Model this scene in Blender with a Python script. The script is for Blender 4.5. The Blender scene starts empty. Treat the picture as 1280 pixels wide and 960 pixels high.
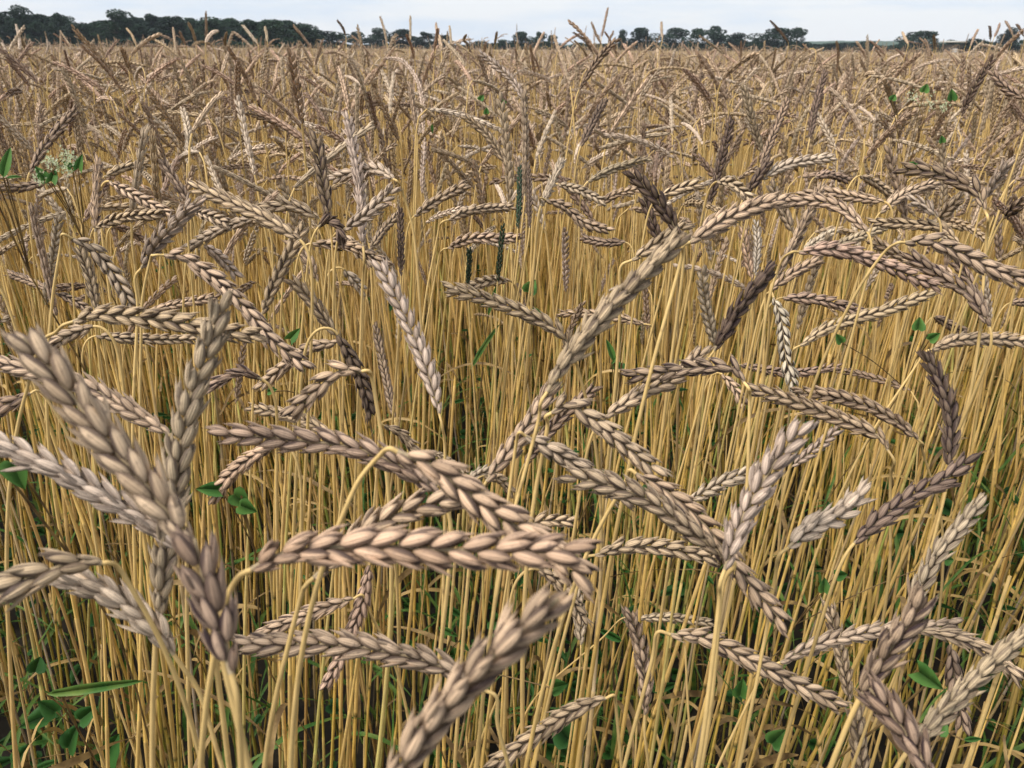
import bpy, math, random
import numpy as np
from mathutils import Vector

R = math.radians
rng = np.random.default_rng(7)
random.seed(7)
scene = bpy.context.scene
COL = scene.collection

# ------------------------------------------------------------------ camera
CAM = np.array([0.0, 0.0, 1.35])
PITCH = R(22.6)
ROLL = R(0.40)
FPX = 1005.0                      # focal length in pixels of the 1280 px wide picture
cam_d = bpy.data.cameras.new('camera')
cam_d.sensor_width = 36.0
cam_d.lens = FPX / 1280 * 36
cam_d.clip_start = 0.01
cam_d.clip_end = 6000
cam_d.dof.use_dof = True
cam_d.dof.focus_distance = 0.80
cam_d.dof.aperture_fstop = 20.0
cam = bpy.data.objects.new('camera', cam_d)
COL.objects.link(cam)
cam.location = CAM
from mathutils import Matrix
cam.rotation_euler = (Matrix.Rotation(R(90) - PITCH, 3, 'X') @ Matrix.Rotation(ROLL, 3, 'Z')).to_euler()
scene.camera = cam

# ------------------------------------------------------------------ world, sun, exposure
SUN_EL, SUN_AZ = 55.0, -120.0     # azimuth from +Y towards +X: behind the left shoulder
world = bpy.data.worlds.new('World')
scene.world = world
world.use_nodes = True
wn, wl = world.node_tree.nodes, world.node_tree.links
wn.clear()
wo = wn.new('ShaderNodeOutputWorld')
bg = wn.new('ShaderNodeBackground')
bg.inputs['Strength'].default_value = 0.088
sky = wn.new('ShaderNodeTexSky')
sky.sky_type = 'NISHITA'
sky.sun_disc = False
sky.sun_elevation = R(SUN_EL)
sky.sun_rotation = R(SUN_AZ)
tc = wn.new('ShaderNodeTexCoord')
mp = wn.new('ShaderNodeMapping')
mp.inputs['Scale'].default_value = (1.6, 1.6, 11.0)
nz = wn.new('ShaderNodeTexNoise')
nz.inputs['Scale'].default_value = 2.2
nz.inputs['Detail'].default_value = 5
nz.inputs['Roughness'].default_value = 0.55
cr = wn.new('ShaderNodeValToRGB')
cr.color_ramp.elements[0].position = 0.42
cr.color_ramp.elements[0].color = (6.6, 7.4, 8.5, 1)
cr.color_ramp.elements[1].position = 0.56
cr.color_ramp.elements[1].color = (8.1, 8.3, 8.6, 1)
mx = wn.new('ShaderNodeMix')
mx.data_type = 'RGBA'
mx.inputs['Factor'].default_value = 0.88
wl.new(tc.outputs['Generated'], mp.inputs['Vector'])
wl.new(mp.outputs['Vector'], nz.inputs['Vector'])
wl.new(nz.outputs['Fac'], cr.inputs['Fac'])
wl.new(sky.outputs['Color'], mx.inputs['A'])
wl.new(cr.outputs['Color'], mx.inputs['B'])
wl.new(mx.outputs['Result'], bg.inputs['Color'])
wl.new(bg.outputs['Background'], wo.inputs['Surface'])

sun_d = bpy.data.lights.new('sun', 'SUN')
sun_d.energy = 3.5
sun_d.angle = R(24)
sun_d.color = (1.0, 0.955, 0.89)
sun = bpy.data.objects.new('sun', sun_d)
COL.objects.link(sun)
sv = Vector((math.sin(R(SUN_AZ)) * math.cos(R(SUN_EL)), math.cos(R(SUN_AZ)) * math.cos(R(SUN_EL)), math.sin(R(SUN_EL))))
sun.rotation_euler = sv.to_track_quat('Z', 'Y').to_euler()

scene.view_settings.view_transform = 'Standard'
scene.view_settings.look = 'None'
scene.view_settings.gamma = 1
scene.view_settings.use_curve_mapping = False
scene.view_settings.exposure = 0.45
scene.render.engine = 'CYCLES'
scene.cycles.use_denoising = True
scene.cycles.max_bounces = 5
scene.cycles.diffuse_bounces = 2
scene.cycles.glossy_bounces = 1
scene.cycles.transmission_bounces = 2
scene.cycles.use_adaptive_sampling = True
scene.cycles.adaptive_threshold = 0.02

# ------------------------------------------------------------------ camera maths
cp, sp_ = math.cos(PITCH), math.sin(PITCH)
RIGHT0 = np.array([1.0, 0, 0]); FWD = np.array([0, cp, -sp_]); UP0 = np.array([0, sp_, cp])
RIGHT = RIGHT0 * math.cos(ROLL) + UP0 * math.sin(ROLL); UP = UP0 * math.cos(ROLL) - RIGHT0 * math.sin(ROLL)
def at(px, py, dep):
    """point seen at pixel px, py of the photograph, dep metres deep"""
    return CAM + dep * (RIGHT * (px - 640) / FPX - UP * (py - 480) / FPX + FWD)
def far(px, py, y):
    """x and z of the point seen at px, py standing y metres away"""
    v = at(px, py, 1.0) - CAM
    v = v * (y / v[1])
    return v[0], CAM[2] + v[2]
def proj(p):
    v = np.asarray(p) - CAM
    d = v @ FWD
    return 640 + FPX * (v @ RIGHT) / d, 480 - FPX * (v @ UP) / d, d

# ------------------------------------------------------------------ materials
def new_mat(name, rough=0.75):
    m = bpy.data.materials.new(name)
    m.use_nodes = True
    n, l = m.node_tree.nodes, m.node_tree.links
    b = n['Principled BSDF']
    b.inputs['Roughness'].default_value = rough
    b.inputs['Specular IOR Level'].default_value = 0.25
    return m, n, l, b
def mathn(n, l, op, a, b=None, clamp=False):
    x = n.new('ShaderNodeMath'); x.operation = op; x.use_clamp = clamp
    for i, v in enumerate((a, b)):
        if v is None: continue
        if isinstance(v, (int, float)): x.inputs[i].default_value = v
        else: l.new(v, x.inputs[i])
    return x.outputs[0]
def mixc(n, l, fac, a, b, mode='MIX'):
    x = n.new('ShaderNodeMix'); x.data_type = 'RGBA'; x.blend_type = mode
    if isinstance(fac, (int, float)): x.inputs['Factor'].default_value = fac
    else: l.new(fac, x.inputs['Factor'])
    for k, v in (('A', a), ('B', b)):
        if isinstance(v, tuple): x.inputs[k].default_value = v
        else: l.new(v, x.inputs[k])
    return x.outputs['Result']

# husk: vertex colour gives the husk its own colour, alpha how dark its margins are
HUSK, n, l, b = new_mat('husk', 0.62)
vc = n.new('ShaderNodeVertexColor'); vc.layer_name = 'col'
uv = n.new('ShaderNodeUVMap'); uv.uv_map = 'uv'
sx = n.new('ShaderNodeSeparateXYZ'); l.new(uv.outputs['UV'], sx.inputs[0])
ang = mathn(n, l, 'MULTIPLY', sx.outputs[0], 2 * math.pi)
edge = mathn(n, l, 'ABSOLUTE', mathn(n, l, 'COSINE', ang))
tco = n.new('ShaderNodeTexCoord')
nzh = n.new('ShaderNodeTexNoise'); nzh.inputs['Scale'].default_value = 420; nzh.inputs['Detail'].default_value = 4
l.new(tco.outputs['Object'], nzh.inputs['Vector'])
nzl = n.new('ShaderNodeTexNoise'); nzl.inputs['Scale'].default_value = 90; nzl.inputs['Detail'].default_value = 3
l.new(tco.outputs['Object'], nzl.inputs['Vector'])
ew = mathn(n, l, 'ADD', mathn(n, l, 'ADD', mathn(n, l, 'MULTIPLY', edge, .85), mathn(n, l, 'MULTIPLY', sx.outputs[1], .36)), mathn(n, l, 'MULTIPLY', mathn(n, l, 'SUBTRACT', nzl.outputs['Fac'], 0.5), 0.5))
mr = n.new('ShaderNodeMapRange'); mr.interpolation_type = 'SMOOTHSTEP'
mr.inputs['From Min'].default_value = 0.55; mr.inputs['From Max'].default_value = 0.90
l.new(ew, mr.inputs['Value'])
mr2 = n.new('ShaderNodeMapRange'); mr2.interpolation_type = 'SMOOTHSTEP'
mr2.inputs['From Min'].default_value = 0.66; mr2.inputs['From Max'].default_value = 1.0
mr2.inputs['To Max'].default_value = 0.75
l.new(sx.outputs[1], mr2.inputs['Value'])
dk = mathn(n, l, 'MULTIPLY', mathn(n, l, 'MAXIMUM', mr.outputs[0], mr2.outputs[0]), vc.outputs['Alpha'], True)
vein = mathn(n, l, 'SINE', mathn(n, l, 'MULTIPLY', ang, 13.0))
base = mixc(n, l, dk, vc.outputs['Color'], (0.034, 0.019, 0.019, 1))  # dark margins: husk pigment, with the shade between husks painted in
blot = n.new('ShaderNodeMapRange'); blot.inputs['From Min'].default_value = 0.58; blot.inputs['From Max'].default_value = 0.78
blot.inputs['To Max'].default_value = 0.7
l.new(nzh.outputs['Fac'], blot.inputs['Value'])
base = mixc(n, l, blot.outputs[0], base, (0.12, 0.085, 0.07, 1))
vf = mathn(n, l, 'ADD', mathn(n, l, 'MULTIPLY', vein, 0.15), mathn(n, l, 'ADD', mathn(n, l, 'MULTIPLY', nzl.outputs['Fac'], 0.5), 0.75))
hs = n.new('ShaderNodeHueSaturation'); l.new(base, hs.inputs['Color']); l.new(vf, hs.inputs['Value'])
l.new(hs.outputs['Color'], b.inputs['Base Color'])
bp = n.new('ShaderNodeBump'); bp.inputs['Strength'].default_value = 0.6; bp.inputs['Distance'].default_value = 0.0004
hsum = mathn(n, l, 'ADD', mathn(n, l, 'MULTIPLY', vein, 0.4), nzh.outputs['Fac'])
l.new(hsum, bp.inputs['Height']); l.new(bp.outputs['Normal'], b.inputs['Normal'])

# straw: vertex colour along the stem, fine lengthwise streaks
STRAW, n, l, b = new_mat('straw', 0.48)
vc = n.new('ShaderNodeVertexColor'); vc.layer_name = 'col'
tco = n.new('ShaderNodeTexCoord')
mpn = n.new('ShaderNodeMapping'); mpn.inputs['Scale'].default_value = (700, 700, 12)
l.new(tco.outputs['Object'], mpn.inputs['Vector'])
nz1 = n.new('ShaderNodeTexNoise'); nz1.inputs['Scale'].default_value = 1.0; nz1.inputs['Detail'].default_value = 4
l.new(mpn.outputs['Vector'], nz1.inputs['Vector'])
nz2 = n.new('ShaderNodeTexNoise'); nz2.inputs['Scale'].default_value = 45; nz2.inputs['Detail'].default_value = 5
l.new(tco.outputs['Object'], nz2.inputs['Vector'])
v = mathn(n, l, 'ADD', mathn(n, l, 'MULTIPLY', nz1.outputs['Fac'], 0.5), mathn(n, l, 'ADD', mathn(n, l, 'MULTIPLY', nz2.outputs['Fac'], 0.7), 0.4))
hs = n.new('ShaderNodeHueSaturation'); l.new(vc.outputs['Color'], hs.inputs['Color']); l.new(v, hs.inputs['Value'])
spk = n.new('ShaderNodeMapRange'); spk.inputs['From Min'].default_value = 0.62; spk.inputs['From Max'].default_value = 0.72
spk.inputs['To Max'].default_value = 0.7
l.new(nz2.outputs['Fac'], spk.inputs['Value'])
l.new(mixc(n, l, spk.outputs[0], hs.outputs['Color'], (0.20, 0.12, 0.05, 1)), b.inputs['Base Color'])
bp = n.new('ShaderNodeBump'); bp.inputs['Strength'].default_value = 0.3; bp.inputs['Distance'].default_value = 0.0005
l.new(nz1.outputs['Fac'], bp.inputs['Height']); l.new(bp.outputs['Normal'], b.inputs['Normal'])

def leafy(name, c0, c1, rough=0.6, scale=60):
    m, n, l, b = new_mat(name, rough)
    tco = n.new('ShaderNodeTexCoord')
    z = n.new('ShaderNodeTexNoise'); z.inputs['Scale'].default_value = scale; z.inputs['Detail'].default_value = 4
    l.new(tco.outputs['Object'], z.inputs['Vector'])
    r = n.new('ShaderNodeValToRGB')
    r.color_ramp.elements[0].position = 0.35; r.color_ramp.elements[0].color = (*c0, 1)
    r.color_ramp.elements[1].position = 0.68; r.color_ramp.elements[1].color = (*c1, 1)
    l.new(z.outputs['Fac'], r.inputs['Fac']); l.new(r.outputs['Color'], b.inputs['Base Color'])
    tr = n.new('ShaderNodeBsdfTranslucent'); l.new(r.outputs['Color'], tr.inputs['Color'])
    ms = n.new('ShaderNodeMixShader'); ms.inputs[0].default_value = 0.28
    l.new(b.outputs[0], ms.inputs[1]); l.new(tr.outputs[0], ms.inputs[2])
    l.new(ms.outputs[0], n['Material Output'].inputs['Surface'])
    return m
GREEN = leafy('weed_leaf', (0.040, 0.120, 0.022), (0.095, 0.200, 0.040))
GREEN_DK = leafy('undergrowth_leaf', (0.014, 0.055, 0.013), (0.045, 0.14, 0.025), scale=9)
GRASS = leafy('grass_blade', (0.04, 0.12, 0.02), (0.14, 0.20, 0.04))
DRY = leafy('dry_leaf', (0.13, 0.08, 0.035), (0.36, 0.24, 0.095))
BLOOM = leafy('blossom', (0.50, 0.58, 0.30), (0.80, 0.80, 0.60), scale=300)

SOIL, n, l, b = new_mat('soil', 0.95)
tco = n.new('ShaderNodeTexCoord')
z = n.new('ShaderNodeTexNoise'); z.inputs['Scale'].default_value = 14; z.inputs['Detail'].default_value = 8
l.new(tco.outputs['Object'], z.inputs['Vector'])
r = n.new('ShaderNodeValToRGB')
r.color_ramp.elements[0].color = (0.006, 0.005, 0.004, 1); r.color_ramp.elements[0].position = .3
r.color_ramp.elements[1].color = (0.030, 0.024, 0.016, 1); r.color_ramp.elements[1].position = .75
l.new(z.outputs['Fac'], r.inputs['Fac']); l.new(r.outputs['Color'], b.inputs['Base Color'])

FARCROP, n, l, b = new_mat('far_crop', 0.9)
tco = n.new('ShaderNodeTexCoord')
z = n.new('ShaderNodeTexNoise'); z.inputs['Scale'].default_value = 3.0; z.inputs['Detail'].default_value = 9; z.inputs['Roughness'].default_value = .75
l.new(tco.outputs['Object'], z.inputs['Vector'])
r = n.new('ShaderNodeValToRGB')
r.color_ramp.elements[0].color = (0.16, 0.105, 0.055, 1); r.color_ramp.elements[0].position = .35
r.color_ramp.elements[1].color = (0.42, 0.31, 0.15, 1); r.color_ramp.elements[1].position = .65
l.new(z.outputs['Fac'], r.inputs['Fac']); l.new(r.outputs['Color'], b.inputs['Base Color'])

def treeleaf(name, c0, c1):
    m, n, l, b = new_mat(name, 0.7)
    gi = n.new('ShaderNodeObjectInfo')
    tco = n.new('ShaderNodeTexCoord')
    z = n.new('ShaderNodeTexNoise'); z.inputs['Scale'].default_value = 0.6; z.inputs['Detail'].default_value = 4
    l.new(tco.outputs['Object'], z.inputs['Vector'])
    f = mathn(n, l, 'ADD', z.outputs['Fac'], mathn(n, l, 'MULTIPLY', mathn(n, l, 'SUBTRACT', gi.outputs['Random'], .5), .35))
    r = n.new('ShaderNodeValToRGB')
    r.color_ramp.elements[0].color = (*c0, 1); r.color_ramp.elements[0].position = .3
    r.color_ramp.elements[1].color = (*c1, 1); r.color_ramp.elements[1].position = .75
    l.new(f, r.inputs['Fac']); l.new(r.outputs['Color'], b.inputs['Base Color'])
    return m
TREELEAF = treeleaf('tree_leaf', (0.006, 0.019, 0.012), (0.022, 0.052, 0.024))
BARK = treeleaf('bark', (0.04, 0.03, 0.02), (0.08, 0.06, 0.04))
HILL = treeleaf('hill_forest', (0.03, 0.06, 0.03), (0.06, 0.10, 0.05))
PALEWALL = treeleaf('pale_wall', (0.45, 0.45, 0.43), (0.55, 0.55, 0.52))

# ------------------------------------------------------------------ mesh helpers
def make_mesh(name, V, F, mat, col=None, uvs=None, smooth=True):
    """V (n,3), F list of index arrays (all quads as (m,4) or tris (m,3)); col (n,4) per vertex; uvs per loop"""
    V = np.asarray(V, dtype=np.float32); F = np.asarray(F, dtype=np.int32)
    k = F.shape[1]
    me = bpy.data.meshes.new(name)
    me.vertices.add(len(V)); me.vertices.foreach_set('co', V.ravel())
    me.loops.add(F.size); me.loops.foreach_set('vertex_index', F.ravel())
    me.polygons.add(len(F))
    me.polygons.foreach_set('loop_start', np.arange(0, F.size, k, dtype=np.int32))
    me.polygons.foreach_set('loop_total', np.full(len(F), k, dtype=np.int32))
    if smooth: me.polygons.foreach_set('use_smooth', np.ones(len(F), dtype=bool))
    if col is not None:
        a = me.color_attributes.new('col', 'FLOAT_COLOR', 'POINT')
        a.data.foreach_set('color', np.asarray(col, dtype=np.float32).ravel())
    if uvs is not None:
        u = me.uv_layers.new(name='uv')
        u.data.foreach_set('uv', np.asarray(uvs, dtype=np.float32).ravel())
    me.materials.append(mat)
    me.update(calc_edges=True)
    return me

def obj(name, me, parent=None, loc=None, col=COL):
    o = bpy.data.objects.new(name, me)
    if col is not None: col.objects.link(o)
    if parent is not None: o.parent = parent
    if loc is not None: o.location = loc
    return o
def tag(o, label=None, cat=None, group=None, kind=None):
    if label: o['label'] = label
    if cat: o['category'] = cat
    if group: o['group'] = group
    if kind: o['kind'] = kind
    return o

def unit(v):
    return v / (np.linalg.norm(v, axis=-1, keepdims=True) + 1e-12)

def catmull(P, n=60):
    P = np.asarray(P, float)
    if len(P) == 2: return P[0] + (P[1] - P[0]) * np.linspace(0, 1, n)[:, None]
    Q = np.vstack([2 * P[0] - P[1], P, 2 * P[-1] - P[-2]])
    out = []
    m = max(4, n // (len(P) - 1))
    for i in range(1, len(Q) - 2):
        t = np.linspace(0, 1, m, endpoint=False)[:, None]
        a, b_, c, d = Q[i - 1], Q[i], Q[i + 1], Q[i + 2]
        out.append(.5 * ((2 * b_) + (-a + c) * t + (2 * a - 5 * b_ + 4 * c - d) * t ** 2 + (-a + 3 * b_ - 3 * c + d) * t ** 3))
    out.append(P[-1:])
    return np.vstack(out)

def arclen(P):
    s = np.concatenate([[0], np.cumsum(np.linalg.norm(np.diff(P, axis=0), axis=1))])
    return s
def sample(P, S, s):
    return np.stack([np.interp(s, S, P[:, k]) for k in range(3)], -1)

def tube(P, rad, sides=8, flat=1.0):
    """tube verts/faces along P with radius array"""
    P = np.asarray(P); n_ = len(P)
    T = unit(np.gradient(P, axis=0))
    ref = np.array([0.0, 1.0, 0.0])
    A = np.cross(T, ref); bad = np.linalg.norm(A, axis=1) < 0.2
    A[bad] = np.cross(T[bad], np.array([1.0, 0, 0]))
    # parallel transport to avoid flips
    A = unit(A)
    for i in range(1, n_):
        a = A[i - 1] - T[i] * (A[i - 1] @ T[i]); A[i] = a / (np.linalg.norm(a) + 1e-9)
    B = np.cross(T, A)
    th = np.arange(sides) / sides * 2 * math.pi
    V = P[:, None, :] + rad[:, None, None] * (np.cos(th)[None, :, None] * A[:, None, :] + flat * np.sin(th)[None, :, None] * B[:, None, :])
    i = np.arange(n_ - 1)[:, None] * sides; j = np.arange(sides)[None, :]; j2 = (j + 1) % sides
    F = np.stack([i + j, i + j2, i + sides + j2, i + sides + j], -1).reshape(-1, 4)
    return V.reshape(-1, 3), F

# ------------------------------------------------------------------ husk template
_tmpl = {}
def husk_template(nu, nv):
    if (nu, nv) in _tmpl: return _tmpl[(nu, nv)]
    u = np.linspace(0, 1, nv + 1) ** .92
    wprof = np.interp(u, [0, .12, .3, .5, .66, .8, .88, .94, 1], [.25, .66, .93, 1.0, .92, .68, .38, .14, .02])
    th = np.arange(nu) / nu * 2 * math.pi
    c, s = np.cos(th), np.sin(th)
    keel = np.where(s > 0, 1 + .38 * s ** 8, .5)
    verts = []
    for k, uu in enumerate(u):
        bulge = .10 * math.sin(math.pi * uu)
        for cc, ss, kk in zip(c, s, keel):
            verts.append((wprof[k] * cc, uu, wprof[k] * ss * kk + bulge))
    V = np.array(verts)
    F, UV = [], []
    for k in range(nv):
        for j in range(nu):
            j2 = (j + 1) % nu
            F.append((k * nu + j, k * nu + j2, (k + 1) * nu + j2, (k + 1) * nu + j))
            UV += [(j / nu, k / nv), ((j + 1) / nu, k / nv), ((j + 1) / nu, (k + 1) / nv), (j / nu, (k + 1) / nv)]
    _tmpl[(nu, nv)] = (V, np.array(F), np.array(UV))
    return _tmpl[(nu, nv)]

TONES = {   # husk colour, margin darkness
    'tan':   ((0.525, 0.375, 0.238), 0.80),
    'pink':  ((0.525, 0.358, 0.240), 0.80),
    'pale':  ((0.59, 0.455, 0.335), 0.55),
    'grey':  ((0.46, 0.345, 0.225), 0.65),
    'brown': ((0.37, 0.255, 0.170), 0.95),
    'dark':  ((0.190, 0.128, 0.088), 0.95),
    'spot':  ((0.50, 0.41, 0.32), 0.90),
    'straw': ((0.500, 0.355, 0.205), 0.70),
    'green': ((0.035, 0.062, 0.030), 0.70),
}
LODS = {0: (10, 9), 1: (8, 6), 2: (6, 4), 3: (4, 3)}

def ear_geo(P, width, tone, roll, lod, seed, split=False, pitch=.0050):
    """P dense spine (base to tip) in metres; width real full width. returns list of (V,F,UV,C) one for each spikelet or one joined, plus rachis"""
    g = np.random.default_rng(seed)
    k = width / 0.0125
    S = arclen(P); L = S[-1]
    N = max(5, int(round(L / (pitch * k))))
    s = ((np.arange(N) + .15 + g.uniform(-.12, .12, N)) / (N + .9)) ** 1.10 * L
    T_all = unit(np.gradient(P, axis=0))
    O = sample(P, S, s); T = unit(sample(T_all, S, s))
    view = unit(CAM - O) if roll != 'any' else np.tile(unit(g.normal(size=3)), (N, 1))
    nrm = unit(view - T * np.sum(view * T, -1, keepdims=True))
    x = np.cross(T, nrm)
    rl = {'f': 0.0, 's': 80.0, 'h': 38.0, 'any': g.uniform(0, 180)}[roll] + g.normal(0, 9)
    ph = R(1) * (rl + g.uniform(-25, 25) * (s / L - .5) + g.normal(0, 3, N))
    c, sn = np.cos(ph)[:, None], np.sin(ph)[:, None]
    nrm, x = nrm * c + x * sn, x * c - nrm * sn
    f = s / L
    size = np.interp(f, [0, .05, .14, .75, .92, 1], [.60, .80, 1, 1, .84, .68]) * k * g.uniform(.93, 1.06, N)
    sgn = np.where(np.arange(N) % 2 == 0, 1.0, -1.0)
    spread = np.interp(f, [0, .15, .8, 1], [7, 13.5, 12.5, 5])
    if tone in ('pale', 'spot'): spread = spread + 3
    tmplV, tmplF, tmplUV = husk_template(*LODS[lod])
    col0, edge = TONES[tone]
    if lod >= 2 and roll == 'any': col0 = tuple(1.1 * q for q in col0)
    tint = np.array(col0) * g.uniform(.92, 1.08) * np.array([1, g.uniform(.97, 1.03), g.uniform(.95, 1.05)])
    gradc = g.uniform(-.28, .28); weath = g.random(N)
    parts = []
    kinds = [(+1, 0), (-1, 0), (0, 1)] if lod < 3 else [(+1, 0), (-1, 0)]
    husks = []
    for kk, central in kinds:
        a = R(1) * (spread + g.normal(0, 3.4, N) + (2.5 if central else 0))
        D = unit(T * np.cos(a)[:, None] + x * (sgn * np.sin(a))[:, None] + nrm * (kk * .15))
        if central:
            o = O + x * (sgn * .0016 * size)[:, None]
            out = x * sgn[:, None]; W, dep, Ln = .0036, .0017, .0136
        else:
            o = O + x * (sgn * .00095 * size)[:, None] + nrm * (kk * .0009 * size)[:, None]
            out = nrm * kk + x * (sgn * .42)[:, None]; W, dep, Ln = .0047, .0015, .0126
        out = unit(out - D * np.sum(out * D, -1, keepdims=True))
        wd = np.cross(D, out)
        sc = size * g.uniform(.90, 1.07, N)
        V = (o[:, None, :] + tmplV[None, :, 0:1] * wd[:, None, :] * (sc * W / 2)[:, None, None]
             + tmplV[None, :, 1:2] * D[:, None, :] * (sc * Ln)[:, None, None]
             + tmplV[None, :, 2:3] * out[:, None, :] * (sc * dep)[:, None, None])
        cc = tint[None, :] * g.uniform(.80, 1.16, (N, 1)) * (1 + gradc * (f[:, None] - .5)) * np.where(weath[:, None] > .86, np.array([.90, .88, .86])[None, :] * .82, 1.0)
        if central: cc = cc * .86
        along = tmplV[:, 1]
        C = np.empty((N, len(tmplV), 4))
        ramp = (1.0 + .08 * np.sin(along * 3.1))[None, :, None]
        C[:, :, :3] = cc[:, None, :] * ramp
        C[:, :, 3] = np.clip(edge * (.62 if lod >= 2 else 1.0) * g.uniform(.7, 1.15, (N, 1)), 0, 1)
        husks.append((V, C))
    for rep in range({0: 3, 1: 2}.get(lod, 0)):      # thin papery awn points that stick out past the husks
        o = O + x * (sgn * .0016 * size)[:, None]
        a = R(1) * (spread + g.normal(3, 4, N))
        D = unit(T * np.cos(a)[:, None] + x * (sgn * np.sin(a))[:, None] + nrm * g.normal(0, .22, N)[:, None])
        out = unit(x * sgn[:, None] - D * np.sum(x * sgn[:, None] * D, -1, keepdims=True)); wd = np.cross(D, out)
        ln = size * g.uniform(.0130, .0168, N)
        V = (o[:, None, :] + tmplV[None, :, 0:1] * wd[:, None, :] * (size * .0011)[:, None, None] + tmplV[None, :, 1:2] * D[:, None, :] * ln[:, None, None]
             + tmplV[None, :, 2:3] * out[:, None, :] * (size * .0009)[:, None, None])
        C = np.empty((N, len(tmplV), 4)); C[:, :, :3] = (tint * 1.08)[None, None, :] * g.uniform(.7, 1.15, (N, 1, 1)); C[:, :, 3] = .35
        husks.append((V, C)); kinds = kinds + [(0, 2)]
    nk, nvt = len(kinds), len(tmplV)
    if split:
        res = []
        for i in range(N):
            V = np.vstack([h[0][i] for h in husks]); C = np.vstack([h[1][i] for h in husks])
            F = np.vstack([tmplF + q * nvt for q in range(nk)]); UV = np.vstack([tmplUV] * nk)
            res.append((V, F, UV, C))
        return res, N
    V = np.concatenate([h[0].reshape(-1, 3) for h in husks]); C = np.concatenate([h[1].reshape(-1, 4) for h in husks])
    tot = nk * N
    F = (tmplF[None] + (np.arange(tot) * nvt)[:, None, None]).reshape(-1, 4)
    UV = np.tile(tmplUV, (tot, 1))
    return [(V, F, UV, C)], N

def rachis_geo(P, k=1.0):
    S = arclen(P); s = np.linspace(0, S[-1] * .97, 14)
    Q = sample(P, S, s)
    V, F = tube(Q, np.linspace(.0011, .0006, 14) * k, 5)
    C = np.tile(np.array([.42, .32, .19, .2]), (len(V), 1))
    return V, F, np.zeros((F.size, 2)), C

def stem_path(P0, t0, g, wp=None, lean=None):
    """from the ear base back and down to the ground"""
    if lean is None: lean = np.array([-.09 + g.normal(0, .045), g.normal(0, .05)])
    pts = [P0]
    d = -t0
    ds = .003
    if wp is not None:
        wp = [np.asarray(w) for w in wp]
        allp = [P0, P0 + d * .35 * np.linalg.norm(wp[0] - P0)] + wp
        q = catmull(allp, 14 * len(allp))
        pts = list(q)
        d = unit(q[-1] - q[-3])
        Lb = .09
    else:
        Lb = .013
    p = pts[-1]
    target = unit(np.array([lean[0], lean[1], -1.0]))
    wob = g.uniform(0, 6.28)
    i = 0
    while p[2] > 0 and i < 500:
        tt = target + np.array([.03 * math.sin(p[2] * 7 + wob), .03 * math.cos(p[2] * 6 + wob), 0])
        d = unit(d + (tt - d) * (ds / Lb))
        st = ds if i < 50 else .03
        if i >= 50: ds_ = st; d = unit(d + (tt - d) * .3)
        p = p + d * st
        pts.append(p); i += 1
    return np.array(pts)

def stem_geo(P, g, sides=8, r0=.0020, green=None):
    """P from ear base (top) to ground"""
    S = arclen(P); L = S[-1]
    nodes = [L * g.uniform(.40, .50), L * g.uniform(.64, .72), L * g.uniform(.83, .88)]
    s = [x for x in S]
    for nd in nodes: s += [nd - .006, nd - .0025, nd, nd + .0025, nd + .006]
    sheath = [(nodes[0] - L * g.uniform(.10, .2), nodes[0] - .003), (nodes[1] - L * g.uniform(.06, .14), nodes[1] - .003)]
    for a_, b_ in sheath: s += [a_ - .0006, a_, b_, b_ + .0006]
    s = np.unique(np.clip(np.array(s), 0, L))
    Q = sample(P, S, s)
    f = s / L
    r = np.interp(f, [0, .03, .3, 1], [.62, .66, .95, 1.15]) * r0 * g.uniform(.82, 1.18)
    insh = np.zeros(len(s))
    for a_, b_ in sheath: insh[(s >= a_) & (s <= b_)] = 1
    r = r * (1 + .20 * insh)
    isn = np.zeros(len(s))
    for nd in nodes:
        bump = np.exp(-((s - nd) / .0032) ** 2)
        r = r * (1 + .30 * bump); isn = np.maximum(isn, bump)
    V, F = tube(Q, r, sides)
    gr = g.uniform(0, 1.3) if green is None else green
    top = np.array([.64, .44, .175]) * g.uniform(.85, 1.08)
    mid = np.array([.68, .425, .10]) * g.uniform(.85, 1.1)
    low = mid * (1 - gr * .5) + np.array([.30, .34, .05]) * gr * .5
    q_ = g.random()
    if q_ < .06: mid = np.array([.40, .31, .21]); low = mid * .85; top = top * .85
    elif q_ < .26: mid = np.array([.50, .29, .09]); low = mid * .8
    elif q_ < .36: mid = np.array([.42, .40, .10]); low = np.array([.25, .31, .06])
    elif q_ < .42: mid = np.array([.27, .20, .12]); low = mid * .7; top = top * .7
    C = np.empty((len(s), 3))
    for q in range(3): C[:, q] = np.interp(f, [0, .12, .4, .6, 1], [top[q], top[q] * .97, mid[q], low[q] * .85, low[q] * (.42, .47, .42)[q]])  # weathered olive base, darkened further as painted shade low in the crop
    shc = np.array([.64, .43, .17]) * g.uniform(.6, 1.1)
    C = C * (1 - .55 * insh[:, None]) + shc * (.55 * insh[:, None])
    ncol = np.array([.10, .085, .03])
    C = C * (1 - isn[:, None]) + ncol * isn[:, None]
    C = np.repeat(C, sides, 0)
    C = np.hstack([C, np.ones((len(C), 1))])
    return V, F, C

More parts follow.
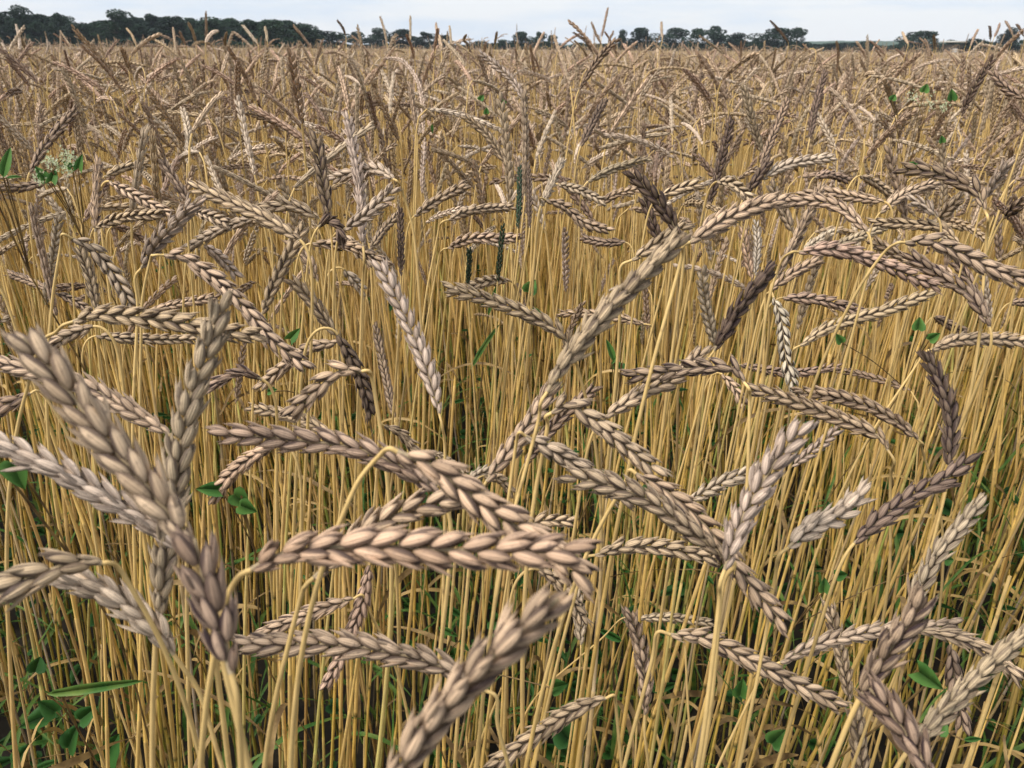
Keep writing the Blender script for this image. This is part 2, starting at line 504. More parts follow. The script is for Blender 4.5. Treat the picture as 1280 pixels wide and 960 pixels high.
def blade_geo(p0, dirh, L, w, up=.6, droop=1.2, twist=1.0, n=14, g=None):
    """leaf blade ribbon with a centre fold; starts at p0 going up/outward and drooping"""
    d = unit(np.array([dirh[0], dirh[1], up])); pts = [np.array(p0)]; ds = L / n
    for i in range(n):
        d = unit(d + np.array([0, 0, -droop * ds / L * 1.6]) * 1.0 + (g.normal(0, .06, 3) if g is not None else 0))
        pts.append(pts[-1] + d * ds)
    P = np.array(pts); T = unit(np.gradient(P, axis=0))
    side = unit(np.cross(T, np.array([0, 0, 1.0])))
    nrm = np.cross(side, T)
    f = np.linspace(0, 1, n + 1)
    ww = w * .5 * np.interp(f, [0, .1, .5, 1], [.55, .9, 1, .04])
    a = f * twist
    sd = side * np.cos(a)[:, None] + nrm * np.sin(a)[:, None]
    nn = nrm * np.cos(a)[:, None] - side * np.sin(a)[:, None]
    A, B, Cc = P + sd * ww[:, None], P - nn * (ww * .3)[:, None], P - sd * ww[:, None]
    V = np.stack([A, B, Cc], 1).reshape(-1, 3)
    F = []
    for i in range(n):
        F += [(3 * i, 3 * i + 1, 3 * i + 4, 3 * i + 3), (3 * i + 1, 3 * i + 2, 3 * i + 5, 3 * i + 4)]
    return V, np.array(F)

# ------------------------------------------------------------------ setting: ground, hills
def sheet(name, pts, z, mat):
    V = np.array([(x, y, z) for x, y in pts])
    return obj(name, make_mesh(name, V, [tuple(range(len(pts)))], mat, smooth=False))
nx = 60
gx, gy = np.meshgrid(np.linspace(-3, 3, nx), np.linspace(-1, 5, nx))
near = np.stack([gx.ravel(), gy.ravel(), .012 * np.sin(gx * 9 + gy * 3).ravel() + rng.uniform(-.012, .012, gx.size)], -1)
edge_m = (gx.ravel() < -2.99) | (gx.ravel() > 2.99) | (gy.ravel() < -.99) | (gy.ravel() > 4.99)
near[edge_m, 2] = -.004
F = []
for i in range(nx - 1):
    for j in range(nx - 1): F.append((i * nx + j, i * nx + j + 1, (i + 1) * nx + j + 1, (i + 1) * nx + j))
big = [(-2300, -50), (2300, -50), (2300, 1880), (-2300, 1880)]
V = np.vstack([near, [(x, y, -.03) for x, y in big]])
b0 = len(near)
F.append((b0, b0 + 1, b0 + 2, b0 + 3))
tag(obj('ground', make_mesh('ground', V, F, SOIL)), 'dark bare soil between the foot of the stalks', 'ground', kind='structure')

# far canopy of the crop, one slab of standing grain from 34 m out
fx, fy = np.meshgrid(np.linspace(0, 1, 140), np.linspace(0, 1, 70))
Y = 34 * (330 / 34) ** fy; X = (fx * 2 - 1) * (Y * .95 + 6)
Z = 1.15 + rng.normal(0, .022, X.shape) + .02 * np.sin(X * .3) * np.sin(Y * .11)
Z[0, :] = .3
V = np.stack([X.ravel(), Y.ravel(), Z.ravel()], -1); F = []
for i in range(69):
    for j in range(139): F.append((i * 140 + j, i * 140 + j + 1, (i + 1) * 140 + j + 1, (i + 1) * 140 + j))
tag(obj('distant_crop', make_mesh('distant_crop', V, F, FARCROP)), 'ripe tan grain reaching to the trees, too far off to count', 'crop', kind='stuff')

# hills far behind
def hill(name, label, y, prof, thick, mat):
    xs = np.array([p[0] for p in prof]); ys = np.array([p[1] for p in prof])
    m_ = 220; px = np.linspace(xs[0], xs[-1], m_); top = np.interp(px, xs, ys) + rng.normal(0, .35, m_)
    V = []
    for a, t in zip(px, top):
        x_, h = far(a, t, y)
        for q in range(6):
            V.append((x_, y + thick * q / 5, max(.0, h * math.sin(math.pi * (.12 + .76 * q / 5)) ** .6 if q else -1.0)))
    F = []
    for i in range(m_ - 1):
        for q in range(5): F.append((i * 6 + q, (i + 1) * 6 + q, (i + 1) * 6 + q + 1, i * 6 + q + 1))
    tag(obj(name, make_mesh(name, V, F, mat, smooth=False)), label, 'hills', kind='structure')
hill('hills', 'low wooded ridge fading blue behind the right of the field', 1500,
     [(-250, 58), (380, 57), (640, 56), (700, 55), (900, 53), (1005, 50), (1060, 51), (1100, 49.5), (1150, 50), (1250, 53), (1600, 56)], 300, HILL)

# haze over the far fields
HAZE = bpy.data.materials.new('haze'); HAZE.use_nodes = True
hn = HAZE.node_tree.nodes; hn.remove(hn['Principled BSDF'])
pv = hn.new('ShaderNodeVolumePrincipled'); pv.inputs['Color'].default_value = (.80, .88, 1.0, 1); pv.inputs['Density'].default_value = .00014
HAZE.node_tree.links.new(pv.outputs[0], hn['Material Output'].inputs['Volume'])
hx, hy0, hy1, hz0, hz1 = 2400, -60, 1900, -1.1, 60
V = [(a, b_, c) for c in (hz0, hz1) for a, b_ in ((-hx, hy0), (hx, hy0), (hx, hy1), (-hx, hy1))]
tag(obj('haze', make_mesh('haze', V, [(0, 3, 2, 1), (4, 5, 6, 7), (0, 1, 5, 4), (1, 2, 6, 5), (2, 3, 7, 6), (3, 0, 4, 7)], HAZE, smooth=False)),
    'thin bluish haze over the far fields', 'haze', kind='stuff')

# ------------------------------------------------------------------ trees on the skyline
def tree_crown(seed, w=1.0, h=1.0):
    """crown of leaf clumps, unit tree 10 m high"""
    g = np.random.default_rng(seed)
    cl = []
    nb = g.integers(24, 32)
    for i in range(nb):
        z = g.uniform(-.02, .95) ; rr = (1 - (abs(z - .36) / .64) ** 2.2) * 4.1 * w
        a = g.uniform(0, 6.28); q = g.uniform(.2, 1.02) * rr
        cl.append((q * math.cos(a), q * math.sin(a), z * 10 * h - .4, g.uniform(.45, 1.8)))
    for i in range(9):
        a = g.uniform(0, 6.28); q = g.uniform(1.5, 3.9) * w
        cl.append((q * math.cos(a), q * math.sin(a), g.uniform(.3, 2.4), g.uniform(.8, 1.5)))
    cl.append((0, 0, 5.5 * h, 2.3)); cl.append((0, 0, 8.6 * h, 1.2))
    V, F = [], []
    for cx, cy, cz, r in cl:
        m_ = int(150 * r ** 1.5)
        p = unit(g.normal(size=(m_, 3))) * (r * g.uniform(.55, 1.1, (m_, 1)) ** .5) * np.array([1, 1, .8])
        for q in p:
            c_ = np.array([cx, cy, cz]) + q
            s_ = g.uniform(.12, .30)
            a, b_ = unit(g.normal(size=3)), unit(g.normal(size=3))
            b_ = unit(b_ - a * (a @ b_))
            i0 = len(V)
            V += [c_ - a * s_, c_ + b_ * s_ * .6, c_ + a * s_, c_ - b_ * s_ * .6]
            F.append((i0, i0 + 1, i0 + 2, i0 + 3))
    return make_mesh('crown', V, F, TREELEAF, smooth=False)
def tree_trunk(seed):
    g = np.random.default_rng(seed + 50)
    Vs, Fs, n0 = [], [], 0
    def add(P, r):
        nonlocal n0
        V, F = tube(catmull(P, 8), np.interp(np.linspace(0, 1, len(catmull(P, 8))), [0, 1], r), 6)
        Vs.append(V); Fs.append(F + n0); n0 += len(V)
    add([(0, 0, -.2), (.1, .05, 2), (0, .1, 4.5), (.1, 0, 7.5)], (.34, .08))
    for i in range(6):
        a = g.uniform(0, 6.28); z = g.uniform(2, 5)
        add([(0, 0, z), (math.cos(a) * 1.1, math.sin(a) * 1.1, z + .9), (math.cos(a) * 2.3, math.sin(a) * 2.3, z + 1.8)], (.13, .03))
    return make_mesh('trunk', np.vstack(Vs), np.vstack(Fs), BARK)
crowns = [(tree_crown(s, w), tree_trunk(s)) for s, w in ((1, 1.0), (2, 1.15), (3, .85), (4, 1.0), (5, 1.3))]
ORD = ['first', 'second', 'third', 'fourth', 'fifth', 'sixth', 'seventh', 'eighth', 'ninth', 'tenth', 'eleventh', 'twelfth', 'thirteenth', 'fourteenth', 'fifteenth', 'sixteenth', 'seventeenth',
       'eighteenth', 'nineteenth', 'twentieth', 'twenty-first', 'twenty-second', 'twenty-third', 'twenty-fourth']
def tree(px, top, wpx, y, label, group, idx):
    x_, H = far(px, top, y)
    Wd = wpx / FPX * y * (1.0 + .25 * math.sin(idx * 2.7))
    e = tag(obj('field_tree', None), label, 'tree', group)
    e.location = (x_, y, 0)
    me, tk = crowns[idx % 5]
    s_ = H / 9.7
    e.scale = (Wd / 8.0, Wd / 8.0, s_)
    e.rotation_euler.z = idx * 1.3
    obj('crown', me, e); obj('trunk', tk, e)
left = [(-22, 20, 40), (6, 16, 38), (22, 11, 36), (48, 19, 32), (72, 19, 30), (94, 31, 30), (116, 30, 30), (145, 16, 36), (168, 23, 30), (188, 20, 34),
        (212, 23, 32), (238, 24, 32), (262, 25, 32), (286, 24, 34), (312, 27, 32), (336, 27, 34), (360, 27, 34), (380, 33, 26)]
for i, (px, tp, w) in enumerate(left):
    tree(px, tp - 2, w * 1.45, 238 + (i * 37 % 23), f'broad dark green tree, {ORD[i]} from the left in the wood behind the field', 'trees of the dark wood on the left skyline', i)
back = [(-6, 22), (34, 24), (60, 26), (84, 36), (105, 37), (130, 30), (156, 27), (178, 28), (200, 28), (225, 29), (250, 31), (275, 31), (300, 32), (324, 32), (348, 32), (370, 36), (388, 42)]
for i, (px, tp) in enumerate(back):
    tree(px, tp - 5, 72, 272 + (i * 13 % 17), 'shaded dark tree filling the wood behind its front row', 'trees deep inside the left wood', i + 3)
mid = [(420, 43, 30, 'low rounded bush-like tree just right of the dark wood'), (446, 39, 30, 'dark round tree, left one of the low clump right of the wood'),
       (472, 36, 34, 'tallest round tree of the low clump right of the wood'), (503, 36, 30, 'round tree at the middle of the skyline clump, beside a thin ear'),
       (530, 40, 30, 'low tree sloping down from the round one in the clump'), (553, 44, 24, 'last low tree at the right end of the clump'),
       (600, 51, 34, 'very low dark hedge tree left of centre on the skyline'), (628, 50, 22, 'small low tree left of the bright green one'),
       (651, 39, 22, 'small upright green tree near the centre of the skyline'), (674, 40, 20, 'small dark pointed tree right of the green one'),
       (690, 44, 14, 'little tree leaning against the small pointed one'), (725, 53, 36, 'very low dark tree under the tallest lone ear'),
       (778, 38, 12, 'thin grey-green tree at the left of the loose clump'), (800, 34, 34, 'open-crowned tree left of the gap, right of the tall lone ear'),
       (845, 35, 34, 'loose dark tree, first of the three right of centre'), (873, 36, 26, 'loose gappy tree between its two fuller neighbours'),
       (896, 32, 36, 'fullest dark tree of the three right of centre'), (922, 42, 26, 'lower tree hanging on to the right of the fullest one'),
       (945, 47, 16, 'small dark tree beside the big double-crowned one'), (974, 35, 34, 'broad dark tree, left crown of the joined pair right of centre'),
       (998, 35, 30, 'broad dark tree, right crown of the joined pair right of centre'), (1075, 55, 30, 'low dark copse tree before the blue ridge'),
       (1098, 57, 22, 'lowest dark copse tree before the blue ridge'), (1130, 49, 24, 'dark tree left of the round one on the right'),
       (1156, 39, 36, 'round dark tree standing highest right of the blue ridge'), (1190, 50, 26, 'low dark tree beside the pale roofed shed'),
       (1220, 48, 30, 'low dark tree right of the pale roofed shed'), (1264, 36, 30, 'dark tree at the right end of the skyline'), (1295, 40, 34, 'dark tree cut by the right edge of the picture')]
for i, (px, tp, w, lb) in enumerate(mid):
    tree(px, tp, w * 1.25, 330 + (i * 17 % 40), lb, 'scattered trees along the skyline', i)
# hedge line joining them
for i in range(40):
    px = 392 + i * 23
    tree(px + (i * 7 % 11), 52 + (i * 5 % 6), 62, 385 + (i * 11 % 19), 'low dark hedge tree in the line joining the skyline clumps', 'hedge trees along the far field edge', i + 2)
# pale roofed shed
e = tag(obj('field_shed', None), 'long low shed with a pale flat roof at the right of the skyline', 'shed')
e.location = (far(1192, 50, 320)[0], 320, 0)
def box(name, c, s, mat, parent):
    x, y, z = c; a, b_, h = s[0] / 2, s[1] / 2, s[2] / 2
    V = [(x + i * a, y + j * b_, z + k * h) for k in (-1, 1) for i, j in ((-1, -1), (1, -1), (1, 1), (-1, 1))]
    F = [(0, 3, 2, 1), (4, 5, 6, 7), (0, 1, 5, 4), (1, 2, 6, 5), (2, 3, 7, 6), (3, 0, 4, 7)]
    return obj(name, make_mesh(name, V, F, mat, smooth=False), parent)
box('wall', (0, 0, 2.0), (5.2, 5, 4.0), BARK, e)
box('roof', (0, 0, 4.95), (7.0, 6, .5), PALEWALL, e)
box('door', (0, -2.52, 1.3), (1.8, .05, 2.6), PALEWALL, e)

# ------------------------------------------------------------------ spelt stalks
STALK_GROUP = 'spelt stalks standing in the field'
EARW = 0.0125
def fix(geo, off):
    return geo - np.asarray(off)

def build_stalk(P, width, tone, roll, lod, seed, wp=None, lean=None, split=False, leaf=False, col=COL, sides=8, green=None):
    """P: ear spine points base->tip in world; returns root Empty at the foot with stem, ear (> spikelets), leaf"""
    g = np.random.default_rng(seed)
    D = catmull(P, 60)
    t0 = unit(D[2] - D[0])
    sp = stem_path(D[0], t0, g, wp, lean)
    foot = sp[-1].copy(); foot[2] = 0
    root = obj('spelt_stalk', None, col=col); root.location = foot; root.empty_display_size = .02
    if lod >= 2: sp = np.vstack([sp[:50:3], sp[50::2], sp[-1:]])
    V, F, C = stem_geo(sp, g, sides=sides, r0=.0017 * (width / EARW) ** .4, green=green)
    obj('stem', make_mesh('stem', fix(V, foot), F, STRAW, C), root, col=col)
    res, N = ear_geo(D, width, tone, roll, lod, seed + 1, split)
    rV, rF, rUV, rC = rachis_geo(D, width / EARW)
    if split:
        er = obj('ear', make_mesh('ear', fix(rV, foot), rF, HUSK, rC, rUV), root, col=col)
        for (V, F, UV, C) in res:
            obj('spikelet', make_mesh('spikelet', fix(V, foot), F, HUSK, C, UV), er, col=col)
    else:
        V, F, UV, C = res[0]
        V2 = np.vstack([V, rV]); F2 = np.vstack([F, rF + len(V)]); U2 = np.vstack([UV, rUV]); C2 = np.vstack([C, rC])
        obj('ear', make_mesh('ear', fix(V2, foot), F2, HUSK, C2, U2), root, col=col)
    if leaf:
        S = arclen(sp); q = sample(sp, S, np.array([S[-1] * g.uniform(.35, .62)]))[0]
        a = g.uniform(0, 6.28)
        V, F = blade_geo(q, (math.cos(a), math.sin(a)), g.uniform(.10, .22), g.uniform(.005, .009), up=g.uniform(.2, 1.4), droop=g.uniform(1, 2.6), twist=g.uniform(-3, 3), g=g)
        obj('leaf', make_mesh('leaf', fix(V, foot), F, DRY), root, col=col)
    return root

H = []     # hand-placed stalks: (points base->tip, width px, tone, roll, stem waypoints, label)
def T(pts, w, tone='tan', roll='f', wp=None, lb=None): H.append((pts, w, tone, roll, wp, lb))
#--- foreground
T([(240,690),(205,635),(130,545),(70,470),(22,415)], 50, 'tan', 'f', [(266,770),(292,880)], 'thick blurred tan ear slanting up to the left edge, largest at the left')
T([(289,842),(277,790),(258,735),(242,668)], 53, 'brown', 'f', [(300,930)], 'brown short ear standing below the end of the thick slanting left ear')
T([(198,772),(205,705),(216,635),(232,520),(262,430),(281,362)], 36, 'grey', 'f', [(192,860)], 'tall upright greyish ear crossing the thick slanting left ear')
T([(232,692),(190,655),(130,620),(75,588),(-15,548)], 36, 'pale', 'h', None, 'pale bleached ear running from the left edge under the thick slanting ear')
T([(127,704),(90,705),(50,718),(-35,752)], 42, 'tan', 'f', [(150,712),(176,755)], 'thick tan ear hanging out of the left edge from a curved stem')
T([(217,818),(195,788),(150,750),(115,732),(78,722)], 36, 'pale', 'h', [(250,868),(275,950)], 'pale ear lying below and behind the hanging left-edge ear')
T([(497,565),(540,583),(600,628),(660,668),(742,730)], 43, 'pink', 'f', [(474,570),(448,602),(424,655)], 'thick pinkish ear sloping down right behind the long horizontal ear')
T([(548,618),(505,585),(440,560),(350,548),(263,542)], 32, 'pink', 'f', None, 'slim pinkish ear pointing left above the long horizontal ear')
T([(315,712),(355,692),(450,683),(580,688),(742,690)], 48, 'pink', 'f', [(284,748),(272,800)], 'long thick horizontal pinkish ear across the centre left')
T([(393,722),(430,688),(485,648),(575,620)], 36, 'tan', 'f', [(375,750),(352,840)], 'tan ear rising behind the long horizontal ear')
T([(480,995),(540,905),(625,812),(706,742)], 57, 'pink', 'h', None, 'biggest blurred pale pink ear rising from the bottom edge')
T([(604,862),(560,836),(500,818),(420,806),(290,806)], 32, 'tan', 'f', [(622,905),(634,952)], 'tan ear pointing left low under the long horizontal ear')
T([(442,748),(405,760),(360,778),(312,802)], 20, 'tan', 'f', [(462,765),(478,795)], 'small tan ear just above the low left-pointing ear')
T([(462,706),(452,755),(430,812),(405,864)], 20, 'pink', 'f', None, 'small pinkish ear hanging down under the long horizontal ear')
T([(757,873),(725,884),(680,912),(603,968)], 23, 'tan', 'f', [(770,885),(776,950)], 'slim tan ear drooping left at the bottom centre')
T([(655,663),(675,652),(721,652)], 17, 'tan', 'f', None, 'short tan ear tip above the right end of the long horizontal ear')
T([(744,694),(780,684),(830,685),(905,700)], 22, 'tan', 'f', [(727,715),(712,770)], 'tan horizontal ear right of the long horizontal ear tip')
T([(673,712),(700,730),(732,780)], 20, 'tan', 'f', None, 'short tan ear pointing down under the long ear tip')
T([(726,806),(724,768),(718,730)], 15, 'pale', 'f', None, 'narrow pale ear under the tip of the long horizontal ear')
T([(806,893),(806,850),(798,800),(786,762)], 20, 'tan', 'f', [(811,960)], 'slim upright tan ear low right of centre')
T([(797,773),(840,772),(893,779)], 13, 'grey', 'f', [(750,800),(690,850)], 'small grey horizontal ear on a thin slanting straw')
T([(838,793),(880,798),(950,832),(1058,887)], 25, 'tan', 'f', [(815,825),(795,900)], 'tan ear sloping down right at the lower right centre')
T([(795,592),(830,612),(880,655),(925,715),(986,787)], 28, 'tan', 'f', [(782,602),(760,640)], 'long curved tan ear sloping down to a sharp tip right of centre')
T([(906,697),(870,668),(800,620),(700,592)], 30, 'tan', 'f', [(903,735),(892,850)], 'thick tan ear pointing left into the junction right of centre')
T([(906,712),(925,655),(960,592),(1010,524)], 31, 'pale', 'f', [(898,760),(884,880)], 'bright pale upright ear above the junction right of centre')
T([(657,545),(700,568),(745,598),(800,630)], 27, 'grey', 'f', [(645,556),(636,620)], 'greyish ear sloping right, left of the thick left-pointing ear')
T([(690,516),(708,505),(735,520),(775,552),(828,596)], 27, 'tan', 'f', [(684,535),(672,600)], 'tan ear with a bent neck sloping right in the centre')
T([(655,582),(690,535),(748,480)], 17, 'brown', 'f', None, 'narrow brownish ear rising behind the bent neck ear')
T([(930,478),(915,460),(870,460),(830,466),(781,471)], 23, 'brown', 'f', [(937,500),(935,580)], 'brown and white striped ear pointing left from a hooked neck')
T([(755,522),(800,493),(845,472),(884,433)], 22, 'tan', 'f', None, 'tan ear rising right behind the striped hooked ear')
T([(903,468),(918,485),(932,509)], 14, 'tan', 'f', None, 'very short tan ear hanging at the hooked neck')
T([(684,490),(705,455),(755,395),(800,350),(857,290)], 32, 'tan', 'h', [(672,530),(645,630)], 'big straight tan ear rising diagonally through the centre')
T([(608,602),(640,560),(668,520),(692,480)], 25, 'tan', 'f', None, 'tan ear just below the big diagonal ear')
T([(862,303),(900,278),(945,258),(985,250)], 24, 'tan', 'f', [(850,330),(820,440)], 'tan ear continuing the line of the big diagonal ear')
T([(1084,290),(1055,262),(1020,251),(960,254)], 18, 'tan', 'f', None, 'slim tan ear arching left, upper right of centre')
T([(850,295),(825,255),(786,212)], 19, 'dark', 'f', None, 'dark striped ear pointing up left above the big diagonal ear')
T([(832,320),(818,285),(803,243)], 14, 'dark', 'f', None, 'dark narrow ear beside the dark striped one')
T([(790,325),(820,305),(862,278)], 18, 'tan', 'f', [(775,370)], 'tan ear on a straight straw left of the big diagonal ear tip')
T([(825,245),(850,236),(876,230)], 15, 'tan')
T([(682,250),(705,258),(730,278),(765,289)], 14, 'tan', 'f', [(675,262),(668,320)])
T([(782,303),(755,303),(725,297)], 12, 'brown')
T([(805,405),(775,398),(740,392),(696,393)], 12, 'tan', 'f', [(816,415),(826,445)], 'small tan ear pointing left from a curved straw')
T([(747,257),(770,243),(800,236)], 11, 'tan')
T([(714,440),(700,415),(640,385),(552,357)], 20, 'tan', 'f', [(722,460),(733,500)], 'tan ear pointing up left into the open middle of the field')
T([(637,351),(610,352),(560,366)], 14, 'tan', 'f', None, 'short tan ear above the one pointing up left')
T([(560,275),(590,263),(645,258)], 13, 'tan', 'f', [(548,290),(536,350)])
T([(560,310),(590,299),(650,298)], 14, 'tan', 'f', [(548,325),(536,390)])
T([(549,517),(540,480),(522,430),(495,370),(470,323)], 22, 'pale', 'f', [(556,560),(556,640)], 'long pale tan ear hanging in a line left of the open middle')
T([(454,308),(450,240),(443,190),(433,140)], 16, 'pale', 'h', [(453,360),(450,450)], 'pale tall upright ear in the upper left centre')
T([(412,275),(404,230),(394,165)], 17, 'brown', 'f', None, 'brown spotted upright ear left of the pale tall one')
T([(398,284),(406,277),(420,282),(427,300)], 17, 'dark', 's', None, 'short dark curled broken ear in the upper left')
T([(375,300),(330,272),(285,252),(236,231)], 20, 'tan', 'f', None, 'tan ear lying from the upper left towards the curled dark ear')
T([(399,273),(365,258),(320,262)], 16, 'tan', 'f')
T([(320,272),(280,285),(232,311)], 15, 'grey', 'f')
T([(177,335),(195,305),(220,278),(250,247)], 21, 'pale', 'h', [(172,385),(168,470)], 'pale pinkish ear rising steeply in the left middle')
T([(205,319),(225,320),(260,342),(300,378),(340,425),(388,463)], 23, 'tan', 'f', [(188,325),(178,375),(176,440)], 'long tan ear drooping right from a hooked stem in the left middle')
T([(90,298),(112,308),(140,340),(169,390)], 20, 'grey', 'f', [(76,308),(66,370),(60,440)], 'greyish ear drooping right from a hooked stem near the left edge')
T([(122,390),(112,345),(97,303)], 15, 'tan')
T([(57,381),(66,330),(74,268)], 12, 'pale', 'f', None, 'narrow pale upright ear near the left edge')
T([(92,402),(120,394),(200,400),(270,412),(332,420)], 27, 'straw', 'f', [(70,415),(50,432),(30,500)], 'straw coloured horizontal ear in the left middle')
T([(120,420),(185,424),(252,424)], 15, 'tan')
T([(117,408),(88,418),(52,440)], 19, 'tan')
T([(183,390),(225,380),(276,371)], 13, 'tan')
T([(212,543),(160,512),(110,484),(50,465),(-12,452)], 27, 'tan', 'f', None, 'tan ear running from the left edge above the pale bleached ear')
T([(38,492),(15,502),(-18,520)], 21, 'pink', 'f', [(58,498),(85,545),(100,590)], 'pinkish ear end at the left edge with two bent straws')
T([(343,555),(315,572),(290,592),(263,626)], 21, 'pink', 'f', None, 'pinkish ear with a sharp tip pointing down left')
T([(452,464),(425,464),(395,488),(358,522)], 25, 'pink', 'f', [(466,478),(477,545)], 'plump pinkish ear drooping left from an arched stem')
T([(418,544),(370,522),(308,508)], 17, 'tan')
T([(424,427),(385,436),(350,462),(322,487)], 18, 'tan', 'f', None, 'tan ear crossing under the long drooping ear')
T([(422,418),(440,450),(455,485),(465,522)], 20, 'dark', 'f', None, 'dark brown hanging ear left of centre')
T([(422,422),(400,390),(380,365),(360,347)], 17, 'tan', 'f')
T([(328,392),(350,340),(383,278)], 18, 'tan', 'f', [(318,450)], 'tan upright ear left of the curled dark ear')
T([(397,352),(385,325),(360,300)], 14, 'tan')
T([(327,474),(300,466),(255,486)], 20, 'brown', 's', None, 'brownish comb-like ear behind the tall upright grey ear')
T([(493,522),(482,470),(468,403)], 12, 'brown', 'f', None, 'narrow brownish upright ear left of the open middle')
T([(480,532),(500,542),(524,570)], 18, 'tan', 's', [(474,540),(470,600)], 'short comb-like ear behind the slim left-pointing ear')
T([(537,563),(560,575),(584,592)], 9, 'grey')
T([(577,606),(600,592),(620,585)], 14, 'pale')
T([(605,595),(625,600),(642,618)], 14, 'tan')
#--- right side
T([(1231,263),(1222,240),(1195,225),(1160,213),(1121,211)], 20, 'brown', 'f', [(1233,300),(1226,400)], 'dark and pale striped ear arching left on a straight straw, upper right')
T([(1105,252),(1065,246),(1030,240),(985,248)], 14, 'tan')
T([(970,348),(995,300),(1015,260),(1029,230)], 16, 'tan', 'h', [(962,390)], 'tan upright ear with ragged husks, upper right of centre')
T([(998,315),(1040,312),(1090,325),(1140,345),(1176,361)], 20, 'pink', 'f', [(975,330),(960,380),(950,450)], 'pinkish ear arching right on a curved straw')
T([(1131,303),(1160,301),(1200,316),(1250,340),(1295,352)], 23, 'tan', 'f', [(1105,316),(1080,350),(1060,385)], 'tan ear arching out of the right edge from a bent straw')
T([(1198,303),(1175,285),(1130,280),(1085,278)], 15, 'tan')
T([(1037,310),(1070,298),(1106,284)], 13, 'grey')
T([(1237,409),(1215,370),(1175,345),(1132,315)], 20, 'brown', 'f', None, 'brown ear lying behind the ear that leaves the right edge')
T([(978,372),(1030,376),(1084,393)], 16, 'brown')
T([(1000,432),(1040,408),(1100,390),(1140,375),(1173,362)], 17, 'tan', 'f', [(990,450)], 'slim tan ear rising right under the pinkish arching ear')
T([(967,372),(977,400),(982,445),(994,489)], 16, 'spot', 'f', [(963,366),(957,375),(955,440)], 'white ear speckled black hanging straight down')
T([(925,456),(985,466),(1052,458)], 13, 'brown')
T([(893,438),(925,385),(968,332)], 22, 'dark', 'h', [(880,480)], 'very dark brown ear rising right of the big diagonal ear')
T([(893,432),(882,380),(877,335)], 14, 'pale')
T([(944,345),(947,305),(945,275)], 10, 'spot')
T([(1110,563),(1098,545),(1040,520),(980,498),(934,485)], 21, 'tan', 'f', [(1113,600),(1113,680)], 'tan ear arching left on a straight straw, lower of a crossing pair')
T([(1147,549),(1125,530),(1090,510),(1040,495),(990,490)], 19, 'tan', 'f', [(1152,560),(1168,610)], 'tan ear arching left, upper of a crossing pair')
T([(1164,437),(1195,426),(1240,424),(1302,429)], 19, 'tan', 'f', [(1150,450),(1108,512)], 'tan horizontal ear leaving the right edge on a slanting straw')
T([(1186,588),(1188,525),(1175,480),(1154,437)], 22, 'dark', 'h', None, 'dark curved upright ear near the right edge')
T([(1068,679),(1100,650),(1140,620),(1180,600),(1217,566)], 25, 'dark', 'f', None, 'dark brown ear sloping up right under the dark curved one')
T([(858,629),(900,605),(958,582)], 18, 'pale', 'f', None, 'slim pale ear rising right of the junction')
T([(990,583),(1020,560),(1052,532)], 14, 'pale', 'f', None, 'narrow pale ear tip behind the bright pale upright ear')
T([(985,685),(1010,662),(1045,645),(1086,610)], 29, 'pale', 'h', [(968,730),(950,830),(930,930)], 'pale plump ear bent right on the thick straight straw')
T([(975,828),(1030,803),(1095,790),(1150,785),(1201,778)], 21, 'grey', 'f', [(945,858),(915,920)], 'long greyish ear rising right from a bent straw, lower right')
T([(1148,788),(1190,795),(1235,815),(1279,850)], 22, 'tan', 'h', None, 'ragged tan ear end sloping down at the lower right edge')
T([(1075,873),(1100,830),(1135,780),(1155,740)], 35, 'brown', 'h', None, 'thick brown blurred ear rising in the lower right')
T([(1135,768),(1165,705),(1200,660),(1232,624)], 25, 'grey', 'h', None, 'grey-brown ragged ear rising behind the thick brown one')
T([(1168,985),(1150,945),(1120,900),(1084,857)], 38, 'brown', 'f', None, 'brown blurred ear rising left out of the bottom edge')
T([(1138,935),(1180,890),(1230,840),(1292,783)], 31, 'grey', 'h', None, 'greyish ear rising to the lower right edge')
T([(1062,876),(1056,840),(1046,795),(1034,752)], 18, 'tan', 'f', [(1066,950)], 'slim tan upright ear behind the long greyish ear')
T([(1078,980),(1074,930),(1068,886)], 22, 'tan', 'f', None, 'tan ear standing at the bottom edge left of the brown blurred one')
T([(1188,805),(1194,850),(1205,917)], 20, 'brown', 'f', None, 'brown ear hanging down at the lower right')
T([(1168,396),(1180,402),(1206,416)], 13, 'brown')
T([(1262,379),(1290,377)], 11, 'brown')
#--- middle band
T([(492,224),(475,213),(450,213),(410,226)], 16, 'pale', 'f', [(503,240),(518,300),(528,430)], 'pale ear at the top of the long arched straw')
T([(430,287),(465,262),(496,232)], 17, 'pale', 'f')
T([(518,270),(550,248),(586,230)], 14, 'tan')
T([(462,312),(480,287),(500,265)], 12, 'brown')
T([(390,304),(440,309),(487,333)], 16, 'tan')
T([(430,292),(445,310),(472,332)], 15, 'tan')
T([(430,337),(442,350),(456,366)], 14, 'pale')
T([(137,227),(170,245),(218,271)], 15, 'tan')
T([(120,284),(155,272),(203,267)], 15, 'tan')
T([(142,283),(160,288),(180,301)], 10, 'brown')
T([(237,255),(222,230),(200,198)], 13, 'tan')
T([(243,264),(262,270),(287,281)], 16, 'tan')
T([(255,305),(275,322),(298,347)], 14, 'pale')
T([(60,228),(30,234),(-6,234)], 13, 'brown')
T([(130,221),(158,209),(188,205)], 12, 'tan')
T([(60,362),(38,352),(8,341)], 12, 'brown')
T([(70,366),(92,376),(116,391)], 12, 'brown')
T([(110,357),(92,358),(68,361)], 10, 'brown')
T([(119,290),(121,245),(124,198)], 15, 'pink', 'h')
T([(897,227),(915,230),(942,252)], 15, 'grey')
T([(932,243),(945,225),(963,198)], 13, 'dark')
